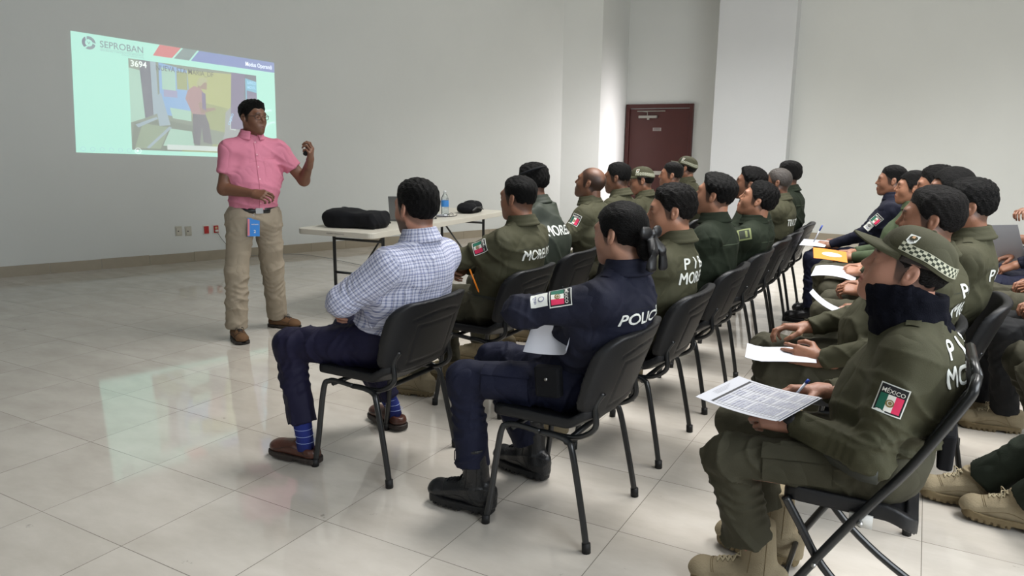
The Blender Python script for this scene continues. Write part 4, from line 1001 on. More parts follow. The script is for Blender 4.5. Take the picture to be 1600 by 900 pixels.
    if sp.get('collar', 1) and not sp.get('scarf'):
        ca = nrm(nrm(Hd-N_)+A(.10, 0, .6)); cc = NC+A(.004, 0, sp.get('colz', .0)*.5); fc = Field(); n0 = 64; gap = sp.get('cgap', .42); e1 = nrm(A(1, 0, 0)-ca*ca[0]); e2 = np.cross(ca, e1)
        for layer, (rt, rb, zt, zb) in enumerate(((.062, .068, .024, -.05), (.066, .088, .027, -.018))):
            for i in range(n0):
                t0, t1 = gap+(2*PI-2*gap)*i/n0, gap+(2*PI-2*gap)*(i+1)/n0
                for (t_a, t_b) in ((t0, t1),):
                    for (ra_, za_, rb2, zb2) in ((rt, zt, (rt+rb)/2, (zt+zb)/2), ((rt+rb)/2, (zt+zb)/2, rb, zb)):
                        pa = cc+e1*ra_*math.cos(t_a)+e2*ra_*math.sin(t_a)+ca*za_; pb = cc+e1*rb2*math.cos(t_b)+e2*rb2*math.sin(t_b)+ca*zb2; fc.cap(pa, pb, .0054, .0054, .006)
                    pa = cc+e1*rt*math.cos(t_a)+e2*rt*math.sin(t_a)+ca*zt; pb = cc+e1*rt*math.cos(t_b)+e2*rt*math.sin(t_b)+ca*zt; fc.cap(pa, pb, .0054, .0054, .006)
                    pa = cc+e1*rb*math.cos(t_a)+e2*rb*math.sin(t_a)+ca*zb; pb = cc+e1*rb*math.cos(t_b)+e2*rb*math.sin(t_b)+ca*zb; fc.cap(pa, pb, .0054, .0054, .006)
        cv, cq = fc.net(.0042 if res < .0075 else .0046); cob = mesh('collar', cv, cq, top, e)
        if top is PLAID:
            at = cob.data.attributes.new('cloth_uv', 'FLOAT_VECTOR', 'POINT'); qv = cv-cc; at.data.foreach_set('vector', np.stack([np.arctan2(qv@e2, qv@e1)*.07, qv@ca, 0*qv[:, 0]], 1).astype(np.float32).ravel())
    if top is PLAID:
        U = limb_uv(V, segs+[(P-A(0,0,.1), N_+A(0,0,.05), .215, (1, 0, 0), True)]); at = jk.data.attributes.new('cloth_uv', 'FLOAT_VECTOR', 'POINT')
        at.data.foreach_set('vector', np.hstack([U, np.zeros((len(U), 1))]).astype(np.float32).ravel())
    # ---- body: one surface made of trunk, limbs, neck, head and hands
    cl2 = [((p_[0]+(.014 if n_[0] else 0), 0, p_[2]+(0 if n_[0] else .012)), n_) for p_, n_ in cl] if cl else None
    fb = Field(); bres = sp.get('bres', .013)
    fb.ell(P+A(0, 0, .03), (.10, .14, .09), .05, clamp=cl2); fb.cap(Pb, Cc, .085, .095, .05, side=(0, 1, 0), flat=1.25, clamp=cl2); fb.cap(Cc, N_+A(0, 0, -.11), .095, .075, .05, side=sd, flat=1.3, clamp=cl2)
    fb.cap(N_+A(0, 0, -.06), Hd+A(-.02, 0, -.05)*1., .054, .054, .04)
    for s in (1, -1):
        hp, K, An, l = legs[s]; fb.cap(hp, K, tr*.85, tr*.62, .03); fb.cap(K, An, tr*.42, .02, .03)
        S, E_, W, a = arms[s]; fb.cap(S, E_, .045, .043 if short else .036, .03); fb.cap(E_, W, .042 if short else .034, .0255 if short else .024, .02, side=(0, 0, 1), flat=1.1)
    V, Q = fb.net(bres); Vs = [V]; Qs = [Q]; mis = [np.zeros(len(Q), int)]; pg = [np.zeros((len(V), 2))]; off = len(V)
    hv, hq, hm, nv = head_mesh(sp.get('hres', .0028), female=sp.get('female', False)); sc = sp.get('hs', 1.)
    yaw, pit, rol = sp.get('yaw', 0.), sp.get('pitch', 0.), sp.get('roll', 0.)
    RH = np.array(Matrix.Rotation(yaw, 3, 'Z') @ Matrix.Rotation(-pit, 3, 'Y') @ Matrix.Rotation(rol, 3, 'X'))
    hx = lambda v: (np.asarray(v)*sc)@RH.T+Hd
    Vs.append(hx(hv)); Qs.append(hq+off); mis.append(hm); R_, G_ = face_pigment_and_shade(hv, nv, sp); pg.append(np.stack([R_, G_], 1)); off += len(hv)
    hands = {}
    for s in (1, -1):
        S, E_, W, a = arms[s]
        if a.get('hide'): continue
        fd = a.get('f', None); fd = nrm(fd if fd is not None else (W-E_)); bk_ = a.get('b', (0, s*.35, 1))
        M_, o = frameM(W, fd, bk_, mirror=(s == 1 and False) or False)
        # the hand mesh is a left hand: thumb on +y must point to the body's middle for s=-1 when palm down
        y_ = np.cross(M_[:, 2], M_[:, 0]); M2 = M_.copy(); M2[:, 1] = -y_ if s == 1 else y_
        hv2, hq2 = hand_mesh(a.get('curl', .5), a.get('thumb', .4), sp.get('handres', .0035), a.get('index'))
        vv = (hv2*a.get('hsc', 1.))@M2.T+o; qq = hq2 if np.linalg.det(M2) > 0 else hq2[:, ::-1]
        Vs.append(vv); Qs.append(qq+off); mis.append(np.zeros(len(qq), int)); pg.append(np.zeros((len(vv), 2))); off += len(vv); hands[s] = (M2, o)
    Vb = np.vstack(Vs); Qb = np.vstack(Qs).astype(np.int32)
    body = mesh('body', Vb, Qb, [SKIN[sp.get('skin', 'tan')], EYEW, IRIS], e, np.concatenate(mis))
    if len(body.data.vertices) == len(Vb):
        at = body.data.color_attributes.new('pigment_and_shade', 'FLOAT_COLOR', 'POINT'); g = np.vstack(pg)
        at.data.foreach_set('color', np.hstack([g, np.zeros((len(g), 1)), np.ones((len(g), 1))]).astype(np.float32).ravel())
    # ---- hair, cap
    hm_ = sp.get('hairm', HAIRB); hst = sp.get('hair', 'short')
    if hst:
        V, Q = hair_mesh(hst, sp.get('hairres', .003)); 
        if sp.get('cap'):
            Q = Q[(V[Q][:, :, 2] < .028).all(1)]
            if not len(Q): Q = np.array([[0, 1, 2, 3]])
        hr = mesh('hair', hx(V), Q, hm_, e)
        if hst == 'bun' and sp.get('bow'):
            fw_ = Field()
            for s in (-1, 1):
                fw_.ell((-.136, s*.036, .012), (.013, .033, .024), .008); fw_.cap((-.13, s*.006, .0), (-.162, s*.030, -.055), .011, .015, .006, side=(0, 1, 0), flat=1.8); fw_.cap((-.162, s*.030, -.055), (-.160, s*.040, -.115), .012, .015, .006, side=(0, 1, 0), flat=1.7)
            fw_.ell((-.138, 0, .006), (.016, .013, .016), .004); fw_.post = wrinkle(3, .003, 2.4)
            bv, bq = fw_.net(.0032); mesh('bow', hx(bv), bq, mat('black_satin', (10, 10, 13), .42), e)
    if sp.get('cap'):
        ct = sp.get('captilt', .06); a_, b_, c_, dome = cap_mesh(); RC = np.array(Matrix.Rotation(ct, 3, 'Y').inverted())
        cx = lambda v: hx((np.asarray(v)@RC.T)+np.array([.004, 0, .004]))
        cp = mesh('cap', cx(a_.v), a_.f, sp.get('capm', OLIVE), e); mesh('brim', cx(b_.v), b_.f, sp.get('capm', OLIVE), cp)
        mesh('checker_band', cx(c_.v), c_.f, [mat('band_cream', (186, 186, 164), .7), mat('band_dark', (48, 54, 40), .8)], cp, c_.m)
        cb_ = BVHTree.FromPolygons([tuple(p) for p in cx(a_.v)], a_.f)
        uh = RH@RC@np.array([-1., .0, .0]); vh = RH@RC@np.array([0, 0, 1.]); nh = RH@RC@np.array([.45, 1., .35])
        ph = cx((.035, .085, .088))
        decal('cap_badge', [(poly2d([(-.014, .016), (-.014, -.006), (0, -.017), (.014, -.006), (.014, .016)]), 0, 0.), (moved(text2d('PIBA', .007, .018, .02, 0), 0, -.004), 1, .0005), (rect2d(-.004, .004, .004, .012, 2, 2), 2, .0005)], [WHITE, INK, mat('badge_gold', (190, 150, 110), .6)], ph, uh, vh, nh, cb_, cp, .0012, .06)
    if sp.get('goggles'):
        mb = MB(); mb.tube([hx(p) for p in curve([(.05, -.085, .06), (.0, -.09, .075), (-.06, -.07, .09), (-.1, 0, .095), (-.06, .07, .09), (0, .09, .075), (.05, .085, .06)], 4)], .008, 8); mb.build('headband', BLACKF, e, True)
    if sp.get('glasses'):
        mb = MB()
        for s in (-1, 1):
            cen = np.array([.101, s*.033, .002]); mb.tube([hx(cen+A(-.012*abs(math.cos(t)), .026*math.cos(t)*(1 if abs(math.sin(t)) < 1 else 1), .017*math.copysign(abs(math.sin(t))**.7, math.sin(t)))) for t in [2*PI*i/18 for i in range(18)]], .0017, 6, closed=True)
            mb.tube([hx(p) for p in curve([(.090, s*.060, .009), (.06, s*.079, .009), (-.01, s*.082, .006), (-.025, s*.082, -.01)], 4)], .0018, 6)
        mb.tube([hx((.104, -.008, .006)), hx((.107, 0, .008)), hx((.104, .008, .006))], .0017, 6); mb.build('glasses', mat('dark_glasses_frame', (24, 20, 20), .25), e, True)
    if sp.get('scarf'):
        fs = Field()
        for i, (z, r) in enumerate(((-.04, .084), (-.012, .090), (.018, .085), (.048, .080), (.074, .074))):
            cc = N_+A(.018+z*.30, 0, z+.02+sp.get('scz', 0)); pts = [cc+A(r*math.cos(t)*1.05, r*math.sin(t), .012*math.sin(t*2+i)+.018*math.cos(t)) for t in [2*PI*j/14 for j in range(15)]]
            for p, q in zip(pts[:-1], pts[1:]): fs.cap(p, q, .019, .019, .012)
        fs.fn(lambda P: np.abs(np.sqrt(((P-(N_+A(.02, 0, .03))[None])[..., :2]**2).sum(-1))-.086)-.012+np.where(np.abs(P[..., 2]-N_[2]-.03) > .06, 1., 0.), N_-.12, N_+.14, .01)
        fs.post = wrinkle(seed+40, .005, 1.8); V, Q = fs.net(.006); mesh('neck_gaiter', V, Q, SCARF, e)
    # ---- footwear
    kind = sp.get('shoes', 'tan_boot')
    for s in (1, -1):
        hp, K, An, l = legs[s]
        if l.get('noshoe'): continue
        key = kind; (uv_, uq), (sv, sq), lc, st_ = shoe_mesh(kind); td = np.array(l.get('toe', (1, s*.15, 0)), float); ty = math.atan2(td[1], td[0]); tp = l.get('tip', 0.)
        mu, ms, ml = SHOEM[kind]
        if key not in SHD:
            o1 = mesh('shoe' if kind in ('loafer', 'shoe') else 'boot', uv_, uq, mu, e); o2 = mesh('sole', sv, sq, ms, o1); o3 = lc.build('laces', ml, o1, True) if len(lc.v) else None; o4 = st_.build('stitching', ms, o1, True) if len(st_.v) else None
            SHD[key] = o1; bo = o1
        else:
            src = SHD[key]; bo = src.copy(); C.objects.link(bo); bo.parent = e
            for ch in src.children: c2 = ch.copy(); C.objects.link(c2); c2.parent = bo
        bo.location = (An[0], An[1], max(0, An[2]-.09)); bo.rotation_euler = (0, -tp, ty)
        if sp.get('sock'):
            mb = MB(); d_ = nrm(K-An); mb.tube([An+A(0, 0, -.04), An+d_*.02, An+d_*.15], [.04, .038, .046], 14); sk = mb.build('sock', SOCK, e, True)
            mb = MB()
            for q_ in (.0, .03, .06): mb.tube([An+d_*q_+A(.0415*math.cos(t), .0415*math.sin(t), 0) for t in [2*PI*i/16 for i in range(16)]], .0012, 5, closed=True)
            mb.build('sock_stripe', SOCKL, sk, True)
    # ---- lettering, patches, belt
    for (txt, size, width, z, yc) in sp.get('back_text', []):
        t = text2d(txt, size, width, .0, .012); bo_ = size*.028
        decal('back_lettering', [(moved(t, dx_, dy_), 0, .0002*k_) for k_, (dx_, dy_) in enumerate(((-bo_, 0), (bo_, 0), (0, bo_*.8), (0, -bo_*.8)))], [sp.get('textm', WHITE)], (N_[0]-.25, yc, z), (0, -1, 0), (0, 0, 1), (-1, -.0, 0), jb, jk, .0025, .35)
    for (which, t_, nrm_, rot, off_) in sp.get('patch', []):
        S, E_, W, a = arms[1 if which == 'L' else -1]; up = nrm(S-E_); c_ = S+(E_-S)*t_; n_ = nrm(np.array(nrm_)-up*(np.array(nrm_)@up)); u_ = np.cross(up, n_)
        ca, sa = math.cos(rot), math.sin(rot); u2 = u_*ca+up*sa; v2 = up*ca-u_*sa
        decal('flag_patch', flag_layers(), FLAGM, c_+v2*off_, u2, v2, n_, jb, jk, .0022, .2)
        if sp.get('patch2'):
            decal('unit_patch', [(rect2d(-.026, .026, -.03, .03, 4, 4), 0, 0.), (moved(text2d('SSP', .014, .03, .02, 0), 0, -.016), 1, .0006), (disc2d(0, .008, .011), 1, .0006), (disc2d(0, .008, .008), 0, .0009)], [WHITE, mat('patch_lilac', (120, 120, 150), .7)], c_+v2*(off_-.0)+(-v2*.075), u2, v2, n_, jb, jk, .0022, .2)
    if sp.get('seams', 1):
        zz = N_[2]-.085
        decal('yoke_seam', [(rect2d(-sw*.95, sw*.95, -.0016, .0016, 24, 1), 0, 0.)], [sp.get('seamm', mat('dark_seam_thread', (48, 50, 38), .9))], (N_[0]-.2, 0, zz), (0, 1, 0), (0, 0, 1), (-1, 0, 0), jb, jk, .0012, .35)  # thin dark seam strip across the upper back
    if sp.get('epaulette'):
        for s in (1, -1):
            c_ = (N_*.45+sh[s]*.55)+A(.0, 0, .05); u_ = nrm(sh[s]-N_)
            decal('epaulette', [(rect2d(-.055, .045, -.019, .019, 8, 4), 0, 0.), (disc2d(-.042, 0, .005), 1, .002)], [top, INK], c_, u_, np.cross((0, 0, 1), u_), (0, 0, 1), jb, jk, .004, .15)
    if sp.get('belt'):
        bm_ = MB(); cz = sp.get('beltz', .075); rx, ry = .150*bulk, .190*bulk
        pts = []
        for i in range(40):
            t = 2*PI*i/40; d_ = Vector((math.cos(t), math.sin(t), 0)); o_ = Vector(tuple(P+A(0, 0, cz)))
            hts = [b_.ray_cast(o_+d_*.4, -d_, .4) for b_ in (jb,)]; hh = hts[0][0]; pts.append((hh+d_*.004) if hh else o_+Vector((rx*math.cos(t), ry*math.sin(t), 0)))
        V = []; Fc = []
        for p in pts: V += [tuple(p+Vector((0, 0, .019))), tuple(p+Vector((0, 0, -.019)))]
        n = len(pts); Fc = [(2*i, 2*((i+1) % n), 2*((i+1) % n)+1, 2*i+1) for i in range(n)]
        bl = mesh('belt', V, Fc, sp['belt'], e)
        so = bl.modifiers.new('thick', 'SOLIDIFY'); so.thickness = .005; so.offset = 1
    if sp.get('pockets'):
        for s in (1,):
            hp, K, An, l = legs[s]; c_ = hp+(K-hp)*.5; ax = nrm(K-hp); n_ = (0, s, .15)
            decal('cargo_pocket', [(rect2d(-.10, .085, -.075, .05, 8, 6), 0, .003), (rect2d(-.105, .09, .03, .065, 8, 3), 0, .009)], [bot], c_, ax, np.cross(ax, n_)*(-1 if np.cross(ax, n_)[2] < 0 else 1), n_, tbvh, tro, .005, .2)
    sp['_'] = dict(e=e, arms=arms, legs=legs, N=N_, P=P, sh=sh, jb=jb, jk=jk, hands=hands, hx=hx, tro=tro)
    return sp['_']

ROW = PI
def W2L(root, heading, p):
    c_, s_ = math.cos(heading), math.sin(heading); dx, dy = p[0]-root[0], p[1]-root[1]; return (dx*c_+dy*s_, -dx*s_+dy*c_, p[2])
def L2W(root, heading, p):
    c_, s_ = math.cos(heading), math.sin(heading); return Vector((root[0]+p[0]*c_-p[1]*s_, root[1]+p[0]*s_+p[1]*c_, p[2]))
exec_people = True
# ---- the presenter
pr = (-4.25, 3.76); ph_ = math.radians(-25)
l_ = lambda *p: W2L(pr, ph_, p)
q = person('person standing in pink short-sleeved shirt and khaki trousers, raising one hand beside the projected slide', pr, ph_, dict(
    stand=True, P=(-.01, 0, .875), head=l_(-4.20, 3.76, 1.595), yaw=math.radians(22), pitch=0, hair='quiff', hs=1.0, glasses=True, skin='deep', res=.008, hres=.0025, short=True, bres=.0065, handres=.003,
    top=PINK, top_name='shirt', bot=KHAKI, shoes='shoe', seams=0, bulk=1.03, belly=.98, wr=.004, thigh=.094, shin=.086, sw=.175, hem=-.05, cfront=.03, scalp=.9, beard=.12,
    armR=dict(w=l_(-4.06, 3.60, 1.075), hint=(-.5, -.5, -.7), curl=.9, b=(.3, -.6, .7), thumb=.7), armL=dict(w=l_(-3.84, 3.93, 1.30), hint=(-.2, .5, -.9), curl=1.0, f=(.55, -.1, .85), b=(.6, .75, -.2), thumb=.9),
    legR=dict(k=l_(-4.30, 3.62, .50), a=l_(-4.31, 3.60, .09), toe=(.98, -.05, 0), hem=.05, cuff=.08), legL=dict(k=l_(-4.27, 3.93, .50), a=l_(-4.34, 4.02, .09), toe=(.85, .62, 0), hem=.05, cuff=.08),
    belt=BLKLEA, beltz=.07))
W = q['arms'][1][2]; M2, o = q['hands'][1]
p = L2W(pr, ph_, o+M2@np.array([.075, .012, -.028])); mb = MB(); slab(mb, rrect(-.016, .016, -.045, .045, .012), -.008, .008, 0, .003)
c = mb.build('remote_clicker', BLACKP, label='small black remote clicker held in the raised hand of the presenter', cat='remote control'); c.location = p; c.rotation_euler = (1.2, .4, .3)
e = q['e']; bz = .875
mb = MB(); mb.box((-.043, -.0015, -.065), (.043, .0015, .065)); jb = q['jb']
hit = jb.ray_cast(Vector((.5, -.04, bz+.02)), Vector((-1, 0, 0)), 1.); px_ = hit[0].x+.012 if hit[0] else .17
bd = mb.build('id_badge', mat('badge_blue', (40, 122, 200), .4), e); bd.location = (px_, -.045, bz-.045); bd.rotation_euler = (0, .05, PI/2)
for nm, t, sz, wd, x, z, m_ in (('badge_text', 'VISITANTE', .008, .05, .008, .02, WHITE), ('badge_number', '2', .022, None, .008, -.03, WHITE)):
    V, Fc = text2d(t, sz, wd, .02, 0); mesh(nm, [(x+a_, -.0026, z+b_) for a_, b_ in V], Fc, m_, bd, smooth=False)
mb = MB(); mb.box((-.0425, -.0024, -.06), (-.028, -.0018, .06)); mb.build('badge_stripe', mat('badge_white_red', (206, 120, 130), .5), bd)
mb = MB(); mb.box((-.006, -.003, .06), (.006, .003, .09)); mb.build('badge_clip', METAL, bd)
hit = jb.ray_cast(Vector((.5, 0, bz+.07)), Vector((-1, 0, 0)), 1.)
if hit[0]:
    mb = MB(); mb.box((0, -.026, -.019), (.007, .026, .019)); b_ = mb.build('belt_buckle', METAL, e); b_.location = (hit[0].x+.007, 0, bz+.07)
decal('button_placket', [(rect2d(-.002, .002, -.24, .22, 1, 30), 0, 0.)]+[(disc2d(.010, -.2+.085*i, .0045, 10), 1, .0006) for i in range(6)], [mat('pink_seam', (170, 92, 112), .8), mat('shirt_button', (226, 180, 190), .4)], (.1, .0, 1.2), (0, 1, 0), (0, 0, 1), (1, 0, 0), jb, q['jk'], .0015, .4)
decal('chest_pocket', [(rect2d(-.052, .052, -.06, .058, 8, 8), 0, 0.), (rect2d(-.052, .052, .058, .06, 8, 1), 1, .0008)], [PINK, mat('pink_seam', (170, 92, 112), .8)], (.1, .10, 1.25), (0, 1, 0), (0, 0, 1), (1, .25, 0), jb, q['jk'], .002, .4)

# ---- first row
X1 = -2.045; X2 = -1.125
def seat(x, y, hx_, hz, hy=0., **k):
    return dict(head=(-(hx_-x), -hy, hz), **k)
Y = 2.52; chair(X1, Y, 'black plastic visitor chair under the person in the checked shirt')
r = (X1, Y); q = person('person in blue checked shirt and navy dress trousers, arms folded, nearest in the front row', r, ROW, seat(X1, Y, -1.87, 1.155,
    P=(-.04, 0, .55), yaw=-.25, pitch=.0, hair='comb', skin='rosy', beard=.75, res=.0065, wrt=.0045, wr=.004, bulk=1.12, sw=.19, belly=1.1, top=PLAID, top_name='shirt', bot=NAVYD, shoes='loafer', sock=True, seams=1, seamm=mat('shirt_seam', (150, 154, 186), .8), thigh=.086,
    bk=(-.185, .50, -.32, .84), nk=(-.012, 0, -.165), colz=.01, cfront=.02,
    armL=dict(e=(.0, .275, .785), w=(.15, .05, .735), hide=True, sleeve=.070), armR=dict(e=(.0, -.27, .77), w=(.17, .06, .70), curl=.7, f=(-.3, 1, 0), b=(1, 0, .2), sleeve=.070),
    legL=dict(k=(.37, .22, .535), a=(.285, .235, .10), toe=(1, .05, 0), hem=.185, cuff=.062), legR=dict(k=(.38, -.18, .53), a=(.20, -.30, .10), toe=(1, -.3, 0), hem=.16, cuff=.06)))
C1 = dict(top=OLIVE, bot=OLIVE2, res=.0085, hres=.0033, bulk=1.06, sw=.175, belt=mat('olive_belt', (40, 42, 34), .6), epaulette=1)
def crossed(): return dict(armL=dict(e=(.04, .25, .835), w=(.19, .02, .785), hide=True), armR=dict(e=(.03, -.25, .80), w=(.17, .03, .735), curl=.7, f=(-.1, 1, 0), b=(1, 0, .2)))
def legs_(a=0., kz=.535, sp_=.14, ax=-.03, hem=.13):
    return dict(legL=dict(k=(.42+a, sp_, kz), a=(.42+a+ax, sp_+.01, .09), hem=hem), legR=dict(k=(.41+a, -sp_, kz), a=(.41+a+ax, -sp_-.01, .09), hem=hem))
Y = 3.45; chair(X1, Y, 'black plastic visitor chair second from the front in the first row')
q = person('person in olive jacket lettered MORELOS with arms folded, second in the front row', (X1, Y), ROW, seat(X1, Y, -1.885, 1.145,
    yaw=-.12, hair='fade', skin='tan', scalp=.55, patch=[('L', .42, (.1, 1, .35), 0, 0)], back_text=[('MORELOS', .052, .27, .862, .0)], nk=(-.01, 0, -.165), bk=(-.185, .50, -.32, .84), **{**C1, 'bulk': 1.14, 'sw': .185}, **crossed(), **legs_(.0)))
pn = L2W((X1, Y), ROW, (.245, .06, .72)); mb = MB(); mb.tube([(0, 0, -.065), (0, 0, .06)], .0045, 8); mb.tube([(0, 0, -.065), (0, 0, -.076)], [.0045, .001], 8)
o = mb.build('pen', mat('orange_plastic', (236, 132, 30), .4), label='orange pen held by the person in the MORELOS olive jacket', cat='pen', smooth=True); o.location = (-2.0, 3.19, .735); o.rotation_euler = (.3, -.25, 0)
Y = 4.2; chair(X1-.05, Y, 'black plastic visitor chair under the hooded person in the first row')
q = person('person in dark green hooded jacket lettered MORELOS, third in the front row', (X1-.05, Y), ROW, seat(X1-.05, Y, -2.2, 1.19,
    yaw=.3, pitch=-.1, hair='mop', skin='deep', goggles=1, scalp=.7, hood=1, back_text=[('MORELOS', .06, .29, .905, 0)], nk=(-.035, 0, -.165), **{**C1, 'top': mat('green_softshell', (38, 45, 34), .7, bump=.1, bscale=300), 'belt': None, 'epaulette': 0, 'seams': 0, 'bulk': 1.1}, **crossed(), **legs_()))
mb = MB()
Y = 4.83; chair(X1, Y, 'black plastic visitor chair fourth from the near end of the front row')
q = person('person with balding grey head in olive jacket, looking up, front row', (X1, Y), ROW, seat(X1, Y, -2.06, 1.17,
    yaw=.05, pitch=.25, hair=None, bald=1, spot=1, scalp=.7, skin='deep', patch=[('L', .42, (.1, 1, .3), 0, 0)], back_text=[('P I B A', .05, .24, .93, 0), ('MORELOS', .055, .29, .85, 0)], **C1, **crossed(), **legs_()))
Y = 5.45; chair(X1, Y, 'black plastic visitor chair fifth from the near end of the front row')
q = person('person with short black hair in olive jacket between balding and capped ones, front row', (X1, Y), ROW, seat(X1, Y, -2.10, 1.185,
    yaw=.1, pitch=-.05, hair='fade', skin='deep', patch=[('L', .42, (.1, 1, .3), 0, 0)], back_text=[('P I B A', .046, .22, .93, 0)], **C1, **crossed(), **legs_()))
Y = 6.1; chair(X1, Y, 'black plastic visitor chair sixth from the near end of the front row')
q = person('person in olive cap with chequered band, face turned left, front row', (X1, Y), ROW, seat(X1, Y, -2.13, 1.14,
    yaw=.35, pitch=-.1, hair='buzz', cap=1, skin='tan', **C1, **crossed(), **legs_()))
Y = 6.75; chair(X1, Y, 'black plastic visitor chair seventh from the near end of the front row')
q = person('person with cropped black hair, front row just left of the far capped one', (X1, Y), ROW, seat(X1, Y, -2.07, 1.17,
    yaw=.25, pitch=.05, hair='flat', skin='tan', scalp=.5, **C1, **crossed(), **legs_()))
Y = 7.4; chair(X1, Y, 'black plastic visitor chair at the far end of the front row')
q = person('person in olive cap with raised brim at the far end of the front row', (X1, Y), ROW, seat(X1, Y, -2.12, 1.22,
    yaw=.0, pitch=.15, hair='buzz', cap=1, skin='tan', **C1, **crossed(), **legs_()))

# ---- second row
Y = 2.475; chair(X2, Y, 'black plastic visitor chair under the person in navy uniform, nearest in the second row')
q = person('person in navy police uniform with black hair in a bun and bow, paper on lap', (X2, Y), ROW, seat(X2, Y, -.935, 1.115,
    P=(-.045, 0, .545), yaw=-.22, pitch=-.05, hair='bun', bow=1, female=True, hs=.96, skin='light', res=.0065, hres=.0028, wr=.0045, sw=.175, bulk=1.06, top=NAVY, bot=NAVY2, shoes='black_boot', belly=1.0,
    patch=[('L', .45, (.35, 1, .75), -.0, .0)], patch2=1, back_text=[('POLICÍA', .050, .225, .842, .045)], seamm=mat('navy_seam', (12, 14, 28), .9), nk=(-.005, 0, -.16), bk=(-.185, .50, -.32, .84), epaulette=1,
    armL=dict(e=(.065, .265, .85), w=(.18, .02, .80), hide=True, sleeve=.066), armR=dict(w=(.115, -.01, .75), hint=(.1, -.7, -.7), curl=.45, f=(-.45, .85, -.1), b=(.5, 0, .9)),
    belt=BLACKF, beltz=.06, pockets=1,
    legL=dict(k=(.355, .18, .535), a=(.30, .19, .10), toe=(1, .03, 0), hem=.185, cuff=.066), legR=dict(k=(.40, -.12, .53), a=(.25, -.20, .10), toe=(1, -.2, 0), hem=.155, cuff=.064)))
e = q['e']; mb = MB(); slab(mb, rrect(-.05, .05, -.022, .022, .012), -.055, .055, 0, .005); pc = mb.build('belt_pouch', BLACKF, e); pc.location = (-.02, .205, .595); pc.rotation_euler = (0, .08, 0)
mb = MB(); mb.tube([(0, .0225, .012), (0, .026, .012)], .006, 12); mb.build('pouch_snap', METAL, pc, True)
def sheet(name, root, heading, c, u, v, wd, ht, label, cat='paper', bend=.02, curlend=0., mt=PAPER, n=10, under=0):
    """a sheet of paper with its own thickness, u x v spanned, gently bent"""
    u = nrm(u); v = np.asarray(v, float); v = nrm(v-u*(v@u)); n_ = np.cross(u, v); mb = MB()
    def pt(i, j, d):
        a, b = (i-.5)*wd, (j-.5)*ht; p = np.array(c)+u*a+v*b+n_*(bend*(2*i-1)**2+d)
        if curlend and i > .75: t = (i-.75)/.25; p = p+n_*(curlend*t*t)-u*(curlend*.6*t*t)
        return L2W(root, heading, p)
    for d in (0., .0009): mb.grid(lambda i, j: pt(i if d else 1-i, j, d), n, 6)
    for (f0, f1) in (((lambda t: (t, 0.)), 0), ((lambda t: (t, 1.)), 0), ((lambda t: (0., t)), 0), ((lambda t: (1., t)), 0)):
        mb.grid(lambda i, j: pt(f0(i)[0], f0(i)[1], .0009*j), n, 1)
    if under:
        for d in (-.003,): mb.grid(lambda i, j: pt(min(max(i*.98+.04, 0), 1.04), j*.97+.05, d), n, 6)
    o = mb.build(name, mt, label=label, cat=cat, smooth=True); return o, pt
r = (X2, Y)
sheet('paper_sheet', r, ROW, (-.02, .17, .74), (-1, .0, .10), (.15, -.65, .6), .20, .13, 'white folded paper on the lap of the person in navy uniform', curlend=.03, bend=.012)
def chk(i): return ['third', 'fourth', 'fifth', 'sixth', 'seventh'][i]
Y = 3.29; chair(X2, Y, 'black plastic visitor chair second from the near end of the second row')
q = person('person in olive jacket lettered PIBA MORELOS, head turned left, second row', (X2, Y), ROW, seat(X2, Y, -1.0, 1.135,
    yaw=.35, pitch=-.05, hair='mop', hairm=HAIRN, skin='warm', nk=(-.01, 0, -.165), back_text=[('P I B A', .048, .22, .915, 0), ('MORELOS', .052, .27, .85, 0)], patch=[('L', .42, (.1, 1, .3), 0, 0)], **{**C1, 'res': .0075, 'hres': .0028}, **crossed(), **legs_()))
pn = L2W((X2, Y), ROW, q['hx']((.10, .04, -.07)) if False else (.1, .1, 1.))
hp_ = q['hx']((.115, .012, -.066)); w_ = L2W((X2, Y), ROW, hp_); mb = MB(); mb.tube([(0, 0, -.07), (0, 0, .05)], .0045, 8, 0); mb.tube([(0, 0, .05), (0, 0, .07)], .0055, 8, 1)
o = mb.build('pen', [mat('pen_white', (220, 225, 235), .4), mat('pen_blue', (30, 70, 170), .4)], label='white and blue pen held at the mouth of the person lettered PIBA MORELOS', cat='pen', smooth=True); o.location = w_+Vector((.0, 0, 0)); o.rotation_euler = (-.35, 1.35, .6)
Y = 4.08; chair(X2, Y, 'black plastic visitor chair third from the near end of the second row')
K1 = {**C1, 'top': DKGRN, 'bot': DKGRN2, 'belt': None, 'epaulette': 0, 'top_name': 'polo_shirt', 'seamm': mat('light_seam', (70, 80, 62), .9)}
q = person('person with slicked undercut hair in dark green polo, third in the second row', (X2, Y), ROW, seat(X2, Y, -1.0, 1.165,
    yaw=-.05, pitch=.2, hair='quiff', skin='warm', scalp=.5, nk=(-.01, 0, -.165), **{**K1, 'bulk': 1.1}, **crossed(), **legs_()))
Y = 4.83; chair(X2, Y, 'black plastic visitor chair fourth from the near end of the second row')
q = person('person with black swept hair in dark green polo with shoulder patch, chin raised, second row', (X2, Y), ROW, seat(X2, Y, -.915, 1.10,
    P=(.0, 0, .545), yaw=.1, pitch=.35, hair='mop', skin='warm', nk=(.005, 0, -.16), bk=(-.185, .50, -.31, .84), **{**K1, 'bulk': 1.08}, **crossed(), **legs_()))
S, E_, W, a = q['arms'][1]; up = nrm(S-E_); n_ = nrm(np.array((.1, 1, .4))-up*(np.array((.1, 1, .4))@up))
